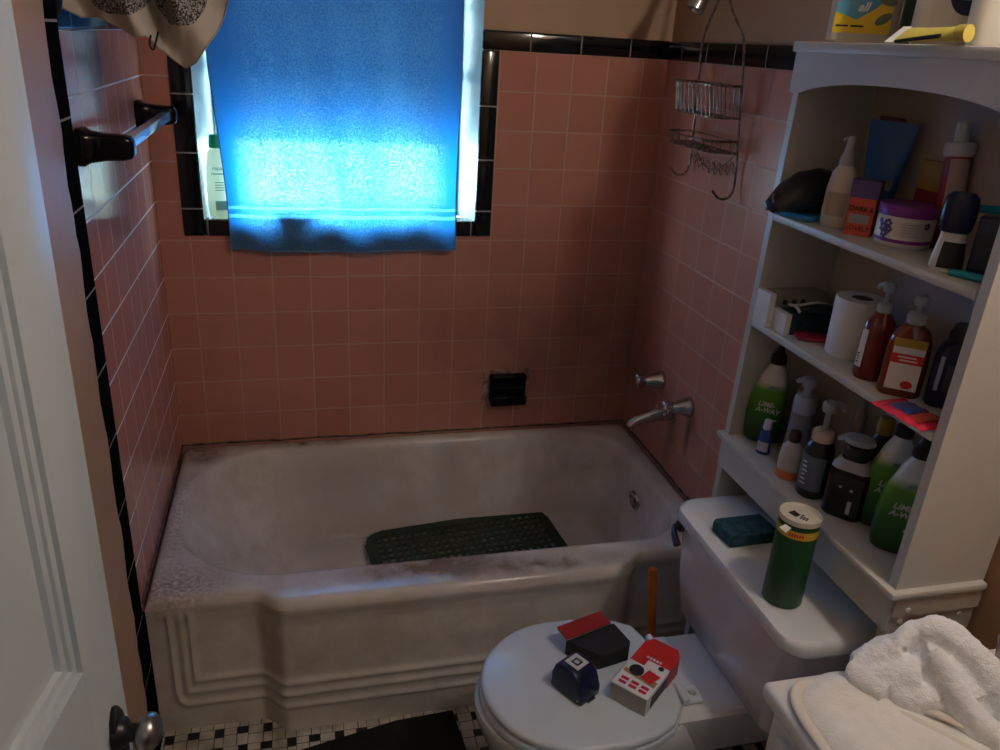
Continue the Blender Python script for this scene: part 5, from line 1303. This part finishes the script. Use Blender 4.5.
    MB().loft([rnd(0.033, 0.022, 0.015, 0), rnd(0.037, 0.026, 0.018, 0.005), rnd(0.037, 0.026, 0.018, 0.075), rnd(0.035, 0.025, 0.018, 0.100), rnd(0.028, 0.021, 0.018, 0.114), rnd(0.019, 0.018, 0.0175, 0.120)]).build('bottle_body', mat('wine_brown_plastic', (0.022, 0.008, 0.007), 0.18), t)
    MB().box((-0.026, -0.0267, 0.012), (0.030, -0.0255, 0.088)).build('label', M['black_plastic'], t)
    b = MB(); b.lathe([(0, 0.0005), (0.0028, 0.0004), (0.0028, -0.0004)], 12, mtx=rot(PI/2, 0, 0, (-0.008, -0.0268, 0.066))); b.lathe([(0, 0.0005), (0.0028, 0.0004), (0.0028, -0.0004)], 12, mtx=rot(PI/2, 0, 0, (0.012, -0.0268, 0.064)))
    b.box((0.010, -0.0272, 0.016), (0.017, -0.0265, 0.042)); b.build('label_marks', M['silver_ink'], t)
    MB().loft([rnd(0.0355, 0.0257, 0.018, 0.099), rnd(0.0295, 0.0225, 0.018, 0.113), rnd(0.0225, 0.020, 0.018, 0.1185)], False, False).build('shoulder_band', M['grey_plastic'], t)
    MB().lathe([(0.0195, 0.118), (0.0205, 0.122), (0.0205, 0.138), (0.018, 0.142), (0.007, 0.143), (0.007, 0.149)], 28).build('pump_collar', M['black_plastic'], t)
    h = MB(); h.lathe([(0.006, 0.147), (0.020, 0.148), (0.023, 0.152), (0.021, 0.159), (0.010, 0.163), (0.0, 0.1635)], 28, sx=1.25)
    h.tube([(0, 0, 0.155), (-0.024, -0.006, 0.156), (-0.036, -0.010, 0.150)], [0.007, 0.0065, 0.004], 12); h.build('pump_head', M['grey_plastic'], t)
    # yellow-capped bottle and a slim white one behind
    t = thing('yellow_cap_bottle', 'dark bottle with yellow cap behind the large lotion bottle', 'bottle', (1.440, -1.243, z), 0)
    MB().lathe([(0.019, 0), (0.021, 0.003), (0.021, 0.130), (0.013, 0.145)], 28).build('bottle_body', M['black_plastic'], t)
    MB().lathe([(0.0145, 0.144), (0.0155, 0.147), (0.0145, 0.172), (0.012, 0.176), (0.0, 0.176)], 24).build('cap', M['yellow_dull'], t)
    t = thing('slim_tube', 'slim pale brown tube standing at the back behind the black pump bottle', 'tube', (1.446, -1.165, z), 0)
    MB().lathe([(0.011, 0), (0.0125, 0.003), (0.0125, 0.15), (0.010, 0.153), (0.0095, 0.19), (0, 0.191)], 20).build('tube_body', mat('pale_brown', (0.30, 0.24, 0.20), 0.45), t)
shelf_c()

def top_shelf_items():
    z = ST
    # detergent pouch / bottle with printed yellow label
    t = thing('detergent_bottle', 'white detergent bottle with yellow label and colourful print on the top shelf', 'bottle', (1.385, -0.998, z), math.radians(-40))
    def rnd(hx, hy, r, zz, o=0): return [(x+o, y, q) for x, y, q in rr_ring(0, 0, hx, hy, r, zz, 8)]
    MB().loft([rnd(0.052, 0.026, 0.018, 0), rnd(0.058, 0.031, 0.022, 0.006), rnd(0.058, 0.031, 0.022, 0.09), rnd(0.054, 0.030, 0.022, 0.15), rnd(0.035, 0.026, 0.022, 0.185), rnd(0.020, 0.019, 0.018, 0.195)]).build('bottle_body', M['cream_plastic'], t)
    MB().lathe([(0.022, 0.195), (0.022, 0.225), (0, 0.226)], 28).build('cap', M['foam_green'], t)
    yf = -0.0318
    MB().box((-0.047, yf-0.0004, 0.018), (0.047, -0.030, 0.12)).build('yellow_label', M['yellow'], t)
    MB().prism([(-0.047, 0.052), (-0.010, 0.040), (0.018, 0.058), (0.047, 0.085), (0.047, 0.12), (-0.047, 0.12)], 0.0318, 0.0326, mtx=rot(PI/2, 0, 0)).build('blue_splash', mat('splash_blue', (0.10, 0.30, 0.42), 0.45), t)
    MB().prism([(-0.047, 0.068), (-0.022, 0.085), (-0.005, 0.12), (-0.047, 0.12)], 0.0322, 0.0331, mtx=rot(PI/2, 0, 0)).build('pink_splash', mat('splash_pink', (0.6, 0.04, 0.16), 0.45), t)
    text('all', 0.0200, M['paper'], t, (-0.002, yf-0.0016, 0.060), shear=0.3, bold=0.0006)
    dk = MB(); dk.box((-0.043, yf-0.001, 0.028), (-0.022, yf, 0.031)); dk.box((-0.018, yf-0.001, 0.028), (0.004, yf, 0.031)); dk.build('small_print', M['ink'], t)
    lf = MB()
    for (cx, cz, rr_, an) in ((0.034, 0.042, 0.015, 0.6), (0.036, 0.072, 0.016, -0.3)):
        pts = [(cx + rr_*math.cos(a)*math.cos(an) - 0.5*rr_*math.sin(a)*math.sin(an), cz + rr_*math.cos(a)*math.sin(an) + 0.5*rr_*math.sin(a)*math.cos(an)) for a in [k*PI/10 for k in range(20)]]
        lf.prism(pts, 0.0320, 0.0330, mtx=rot(PI/2, 0, 0))
    lf.build('leaf_print', mat('leaf_grey', (0.12, 0.16, 0.08), 0.5), t)
    # dark green bottle
    t = thing('green_bottle', 'dark green bottle standing between the yellow-label bottle and the white jug', 'bottle', (1.425, -1.090, z), FACE)
    MB().lathe([(0.024, 0), (0.0275, 0.004), (0.0275, 0.13), (0.022, 0.165), (0.012, 0.18), (0.011, 0.2)], 32).build('bottle_body', M['dark_green'], t)
    MB().lathe([(0.0125, 0.198), (0.0125, 0.222), (0, 0.223)], 20).build('cap', M['white_plastic'], t)
    # jug
    t = thing('bleach_jug', 'cream plastic jug with round navy label on the top shelf', 'jug', (1.385, -1.208, z), math.radians(-42))
    MB().loft([rnd(0.046, 0.030, 0.022, 0), rnd(0.052, 0.035, 0.027, 0.006), rnd(0.052, 0.035, 0.027, 0.10), rnd(0.046, 0.033, 0.026, 0.15), rnd(0.022, 0.021, 0.02, 0.20), rnd(0.019, 0.018, 0.0175, 0.215)]).build('jug_body', M['cream_plastic'], t)
    MB().lathe([(0.021, 0.213), (0.021, 0.236), (0, 0.237)], 28).build('cap', M['navy'], t)
    MB().lathe([(0, 0.0008), (0.040, 0.0006), (0.041, -0.0006)], 40, mtx=rot(PI/2, 0, 0, (0.022, -0.0352, 0.085)), sx=0.72).build('label', M['navy'], t)
    lt = MB()
    for k, w in enumerate((0.012, 0.009)): lt.box((0.022-w, -0.0366, 0.080 - k*0.014), (0.022+w, -0.0355, 0.084 - k*0.014))
    lt.build('label_print', M['silver_ink'], t)
    MB().tube([(0.040, 0, 0.185), (0.060, 0, 0.175), (0.066, 0, 0.14), (0.060, 0, 0.10), (0.048, 0, 0.09)], [0.008, 0.009, 0.009, 0.009, 0.008], 14, smooth=2).build('jug_handle', M['cream_plastic'], t)
    # second white bottle
    t = thing('pump_jug', 'cream bottle with raised oval mark at the right end of the top shelf', 'bottle', (1.372, -1.322, z), math.radians(-42))
    MB().loft([rnd(0.034, 0.028, 0.024, 0), rnd(0.040, 0.034, 0.030, 0.008), rnd(0.041, 0.035, 0.031, 0.08), rnd(0.036, 0.031, 0.028, 0.14), rnd(0.016, 0.016, 0.0155, 0.175)]).build('bottle_body', mat('cream_white', (0.66, 0.61, 0.52), 0.35), t)
    MB().lathe([(0.018, 0.174), (0.018, 0.198), (0, 0.199)], 24).build('cap', M['white_plastic'], t)
    MB().tube([(0.016+0.010*math.cos(k*PI/10), -0.0345, 0.055+0.020*math.sin(k*PI/10)) for k in range(20)], 0.0014, 8, closed=True).build('oval_mark', M['grey_plastic'], t)
    # yellow tube
    t = thing('ointment_tube', 'flat yellow and white tube with black stripe lying on the top shelf edge', 'tube', (1.277, -1.315, z+0.004), math.radians(-80), tilt=(0.6, -0.03))
    R = []
    for k in range(9):
        s = k/8; x = -0.058 + 0.100*s; a = 0.020 - 0.009*s; b = 0.0012 + 0.0085*s**0.8
        R.append([(x, a*math.cos(2*PI*j/20), 0.0105 + b*math.sin(2*PI*j/20)) for j in range(20)])
    MB().loft(R).build('tube_body', mat('tube_yellow', (0.62, 0.52, 0.10), 0.4), t, angle=70)
    MB().box((-0.068, -0.0205, 0.0088), (-0.054, 0.0205, 0.0122)).build('white_crimp', M['paper'], t)
    s = MB(); s.grid(lambda u, v: (-0.052 + 0.075*u, -0.019 + 0.007*u + 0.002, 0.0085 + 0.004*v + 0.001*u), 6, 2)
    s.tube([(-0.050, -0.0175, 0.0115), (0.0, -0.0150, 0.0150), (0.024, -0.0132, 0.0165)], [0.0022, 0.003, 0.003], 8); s.build('black_stripe', M['ink'], t)
    MB().lathe([(0.0115, 0), (0.0115, 0.016), (0, 0.0165)], 20, mtx=rot(0, PI/2, 0, (0.042, 0, 0.0115))).build('cap', mat('cap_yellow', (0.5, 0.4, 0.08), 0.4), t)
top_shelf_items()

# ------------------------------------------------------------------ vanity and towels, right foreground
VX, VY, VZ = 1.002, -1.612, 0.80
def vanity():
    t = thing('vanity_cabinet', 'cream vanity top at the lower right corner beneath the towels', 'cabinet', (0, 0, 0))
    MB().box((VX, YF+0.004, VZ-0.030), (W-0.002, VY, VZ), bev=0.009, seg=3).build('vanity_top', M['vanity'], t)
    MB().box((VX+0.018, YF+0.01, 0.0), (W-0.004, VY-0.018, VZ-0.030)).build('cabinet_body', M['vanity'], t)
    d = MB(); d.box((VX+0.004, -1.96, 0.08), (VX+0.018, -1.66, VZ-0.06), bev=0.004); dd = d.build('cabinet_door', M['vanity'], t)
    MB().lathe([(0.006, 0), (0.006, 0.012), (0.013, 0.018), (0.011, 0.026), (0, 0.027)], 18, mtx=rot(0, -PI/2, 0, (VX+0.004, -1.70, 0.5))).build('knob', M['chrome'], dd)
vanity()

def flat_towel():
    t = thing('cream_towel', 'folded cream towel with bound edge draped over the vanity corner', 'towel', (0, 0, 0))
    # folded terry body lying on top and rolling over the front edge
    x0, x1, y0, y1 = VX+0.014, VX+0.20, -1.99, -1.640
    def f(u, v):
        y = y0 + (y1-y0)*v
        s = 0.30*u            # distance from the folded edge
        edge = 0.022*math.exp(-((v-1.0)/0.05)**2)
        zt = VZ + 0.0225 - edge*0.7 + 0.004*math.sin(y*38 + u*3) + 0.003*math.sin(u*17 + y*21)
        k = min(1.0, s/0.045)
        return (x0 + s + 0.004*math.sin(y*25)*(1-k), y + 0.012*math.sin(u*5), zt - 0.022*(1-k)**2.2 + 0.012*math.exp(-((u-0.95)/0.06)**2))
    o = MB().grid(f, 60, 70).build('terry_body', M['terry_cream'], t, angle=85)
    sm = o.modifiers.new('thick', 'SOLIDIFY'); sm.thickness = 0.016; sm.offset = -1
    # smooth woven borders: one along the back edge, two running to the lower right
    def border(pts, w, name):
        rings = []
        n = len(pts)
        P = [Vector(p) for p in pts]
        for _ in range(3):
            Q = [P[0]]
            for a, b in zip(P, P[1:]): Q += [a*0.75+b*0.25, a*0.25+b*0.75]
            P = Q + [P[-1]]
        for i, p in enumerate(P):
            d = (P[min(i+1, len(P)-1)] - P[max(i-1, 0)]).normalized(); q = Vector((d.y, -d.x, 0)).normalized()
            rings.append([p + q*w*math.cos(2*PI*k/14) + Vector((0, 0, 1))*0.0045*math.sin(2*PI*k/14) for k in range(14)])
        MB().loft(rings).build(name, M['cloth_hem'], t, angle=80)
    border([(VX+0.010, -1.76, VZ+0.007), (VX+0.012, -1.68, VZ+0.007), (VX+0.030, -1.643, VZ+0.007), (VX+0.062, -1.632, VZ+0.007), (VX+0.088, -1.645, VZ+0.008), (VX+0.110, -1.70, VZ+0.012), (VX+0.150, -1.78, VZ+0.020)], 0.008, 'woven_border')
    border([(VX+0.098, -1.672, VZ+0.010), (VX+0.132, -1.705, VZ+0.016), (VX+0.170, -1.76, VZ+0.018), (VX+0.21, -1.83, VZ+0.02)], 0.010, 'woven_border')
    border([(VX+0.115, -1.668, VZ+0.012), (VX+0.160, -1.70, VZ+0.020), (VX+0.205, -1.75, VZ+0.024), (VX+0.26, -1.82, VZ+0.02)], 0.008, 'woven_border')
flat_towel()

def crumpled_towel():
    t = thing('white_towel', 'crumpled white terry towel heaped on the vanity', 'towel', (0, 0, 0))
    mb = MB()
    z = VZ
    def strip(pts, rs, fill=True):
        # a fold of the towel; the cloth below it falls to the table
        mb.tube(pts, rs, 14, smooth=2)
        d = 0.0
        while fill and max(p[2] for p in pts) - d > z + 0.018:
            d += 0.014
            mb.tube([(p[0], p[1], max(p[2]-d, z+0.014)) for p in pts], [r*0.97 for r in rs], 14, smooth=2)
    strip([(1.118, -1.640, z+0.030), (1.126, -1.662, z+0.030), (1.140, -1.690, z+0.026)], [0.018, 0.022, 0.018])
    strip([(1.128, -1.645, z+0.034), (1.158, -1.645, z+0.048), (1.182, -1.655, z+0.062)], [0.02, 0.026, 0.026])
    strip([(1.135, -1.668, z+0.030), (1.165, -1.675, z+0.040), (1.190, -1.688, z+0.048)], [0.022, 0.028, 0.026])
    strip([(1.150, -1.690, z+0.022), (1.180, -1.705, z+0.028), (1.200, -1.715, z+0.034)], [0.016, 0.022, 0.02])
    strip([(1.172, -1.660, z+0.076), (1.186, -1.650, z+0.088), (1.206, -1.648, z+0.096)], [0.011, 0.012, 0.012])
    strip([(1.206, -1.652, z+0.098), (1.228, -1.660, z+0.105), (1.246, -1.680, z+0.098), (1.264, -1.712, z+0.074), (1.282, -1.750, z+0.050), (1.300, -1.800, z+0.030)], [0.013, 0.017, 0.019, 0.021, 0.021, 0.018])
    strip([(1.255, -1.665, z+0.080), (1.278, -1.690, z+0.064), (1.302, -1.735, z+0.042), (1.320, -1.780, z+0.025)], [0.02, 0.022, 0.022, 0.018])
    strip([(1.198, -1.688, z+0.088), (1.205, -1.704, z+0.080), (1.209, -1.722, z+0.064), (1.216, -1.740, z+0.046), (1.224, -1.765, z+0.034), (1.238, -1.800, z+0.026)], [0.011, 0.014, 0.015, 0.017, 0.017, 0.016])
    strip([(1.205, -1.668, z+0.062), (1.235, -1.690, z+0.056), (1.250, -1.730, z+0.034)], [0.024, 0.024, 0.02])
    strip([(1.190, -1.680, z+0.030), (1.240, -1.700, z+0.034), (1.270, -1.740, z+0.022)], [0.03, 0.03, 0.02])
    strip([(1.225, -1.750, z+0.022), (1.260, -1.790, z+0.020), (1.280, -1.840, z+0.018)], [0.016, 0.016, 0.014])
    o = mb.build('terry_cloth', M['terry_white'], t, angle=180)
    r = o.modifiers.new('merge', 'REMESH'); r.mode = 'VOXEL'; r.voxel_size = 0.0032; r.use_smooth_shade = True
    s = o.modifiers.new('soften', 'SMOOTH'); s.iterations = 4; s.factor = 0.5
    tx = bpy.data.textures.new('terry_creases', 'CLOUDS'); tx.noise_scale = 0.03; tx.noise_depth = 2
    d = o.modifiers.new('creases', 'DISPLACE'); d.texture = tx; d.strength = 0.007; d.mid_level = 0.5; d.texture_coords = 'LOCAL'
    tx2 = bpy.data.textures.new('terry_nap', 'CLOUDS'); tx2.noise_scale = 0.005; tx2.noise_depth = 2
    d = o.modifiers.new('nap', 'DISPLACE'); d.texture = tx2; d.strength = 0.0035; d.mid_level = 0.5; d.texture_coords = 'LOCAL'
crumpled_towel()

def cup():
    t = thing('plastic_cup', 'clear plastic cup with crumpled wrap on the vanity at right frame edge', 'cup', (1.350, -1.700, VZ+0.0005))
    MB().lathe([(0.026, 0.0), (0.028, 0.002), (0.036, 0.078), (0.0375, 0.080), (0.0362, 0.081), (0.0345, 0.078), (0.0265, 0.004), (0.0, 0.003)], 36).build('cup_wall', M['clear'], t)
    random.seed(9)
    mb = MB()
    R = []
    for k in range(9):
        zz = 0.006 + 0.060*k/8; r = 0.023 + 0.005*k/8
        R.append([((r - 0.006*random.random())*math.cos(2*PI*j/18), (r - 0.006*random.random())*math.sin(2*PI*j/18), zz + 0.004*random.random()) for j in range(18)])
    mb.loft(R).build('crumpled_wrap', mat('bluish_wrap', (0.50, 0.55, 0.66), 0.3), t, angle=10)
cup()

# ------------------------------------------------------------------ light
def light():
    w = bpy.data.worlds.new('overcast_sky'); SC.world = w; w.use_nodes = True
    bg = w.node_tree.nodes['Background']; bg.inputs['Color'].default_value = (0.66, 0.88, 1.0, 1); bg.inputs['Strength'].default_value = 27.0
    # helps sampling of the sky through the window opening
    p = bpy.data.lights.new('window_portal', 'AREA'); p.shape = 'RECTANGLE'; p.size = 0.70; p.size_y = 0.9; p.cycles.is_portal = True
    o = bpy.data.objects.new('window_portal', p); C.objects.link(o); o.location = (0.5125, 0.15, 1.566); o.rotation_euler = (-PI/2, 0, 0)
    # vanity lamp on the right wall
    t = thing('vanity_lamp', 'wall lamp with frosted glass globe above the vanity', 'lamp', (W, -1.92, 2.20))
    MB().lathe([(0.055, 0), (0.055, 0.012), (0.03, 0.02), (0.012, 0.025), (0.012, 0.085)], 24, mtx=rot(0, -PI/2, 0)).build('wall_plate', M['chrome'], t)
    MB().lathe([(0.016, 0.060), (0.030, 0.052), (0.042, 0.020), (0.050, -0.005), (0.047, -0.005), (0.039, 0.018), (0.028, 0.047), (0.014, 0.055)], 28, c=(-0.125, 0, 0)).build('glass_shade', M['lamp_glass'], t)
    # the lit bulb hangs below the open shade
    MB().lathe([(0.0, -0.115)] + [(0.046*math.sin(a*PI/12), -0.070 - 0.046*math.cos(a*PI/12)) for a in range(1, 11)] + [(0.014, -0.012), (0.012, 0.02), (0.0, 0.021)], 28, c=(-0.125, 0, 0)).build('bulb', mat('lit_bulb', (0.9, 0.9, 0.9), 0.4, emit=((1.0, 0.93, 0.85), 190.0)), t)
    # cool daylight spilling from the hall behind the photographer
    h = bpy.data.lights.new('hall_light', 'AREA'); h.shape = 'RECTANGLE'; h.size = 0.7; h.size_y = 1.2; h.energy = 0.9; h.color = (0.80, 0.90, 1.0)
    o = bpy.data.objects.new('hall_light', h); C.objects.link(o); o.location = (0.5, -3.2, 1.9); o.rotation_euler = (math.radians(75), 0, 0)
light()

# ------------------------------------------------------------------ camera
def camera():
    c = bpy.data.cameras.new('camera'); o = bpy.data.objects.new('camera', c); C.objects.link(o)
    c.sensor_fit = 'HORIZONTAL'; c.sensor_width = 36.0; c.lens = 798.29/1000*36.0; c.clip_start = 0.02; c.clip_end = 200
    R = ((0.97063749, -0.2338198, 0.0564904), (-0.0397456, -0.38750683, -0.92100964), (0.2372407, 0.89172124, -0.38542196))
    m = Matrix(((R[0][0], -R[1][0], -R[2][0], 0.381005), (R[0][1], -R[1][1], -R[2][1], -2.376679), (R[0][2], -R[1][2], -R[2][2], 1.624370), (0, 0, 0, 1)))
    o.matrix_world = m
    SC.camera = o
camera()
SC.view_settings.view_transform = 'Standard'; SC.view_settings.look = 'None'
SC.view_settings.exposure = 0.18; SC.view_settings.gamma = 1.0; SC.view_settings.use_curve_mapping = False
SC.cycles.use_denoising = True
SC.cycles.sample_clamp_indirect = 6.0
SC.cycles.max_bounces = 10; SC.cycles.transparent_max_bounces = 12
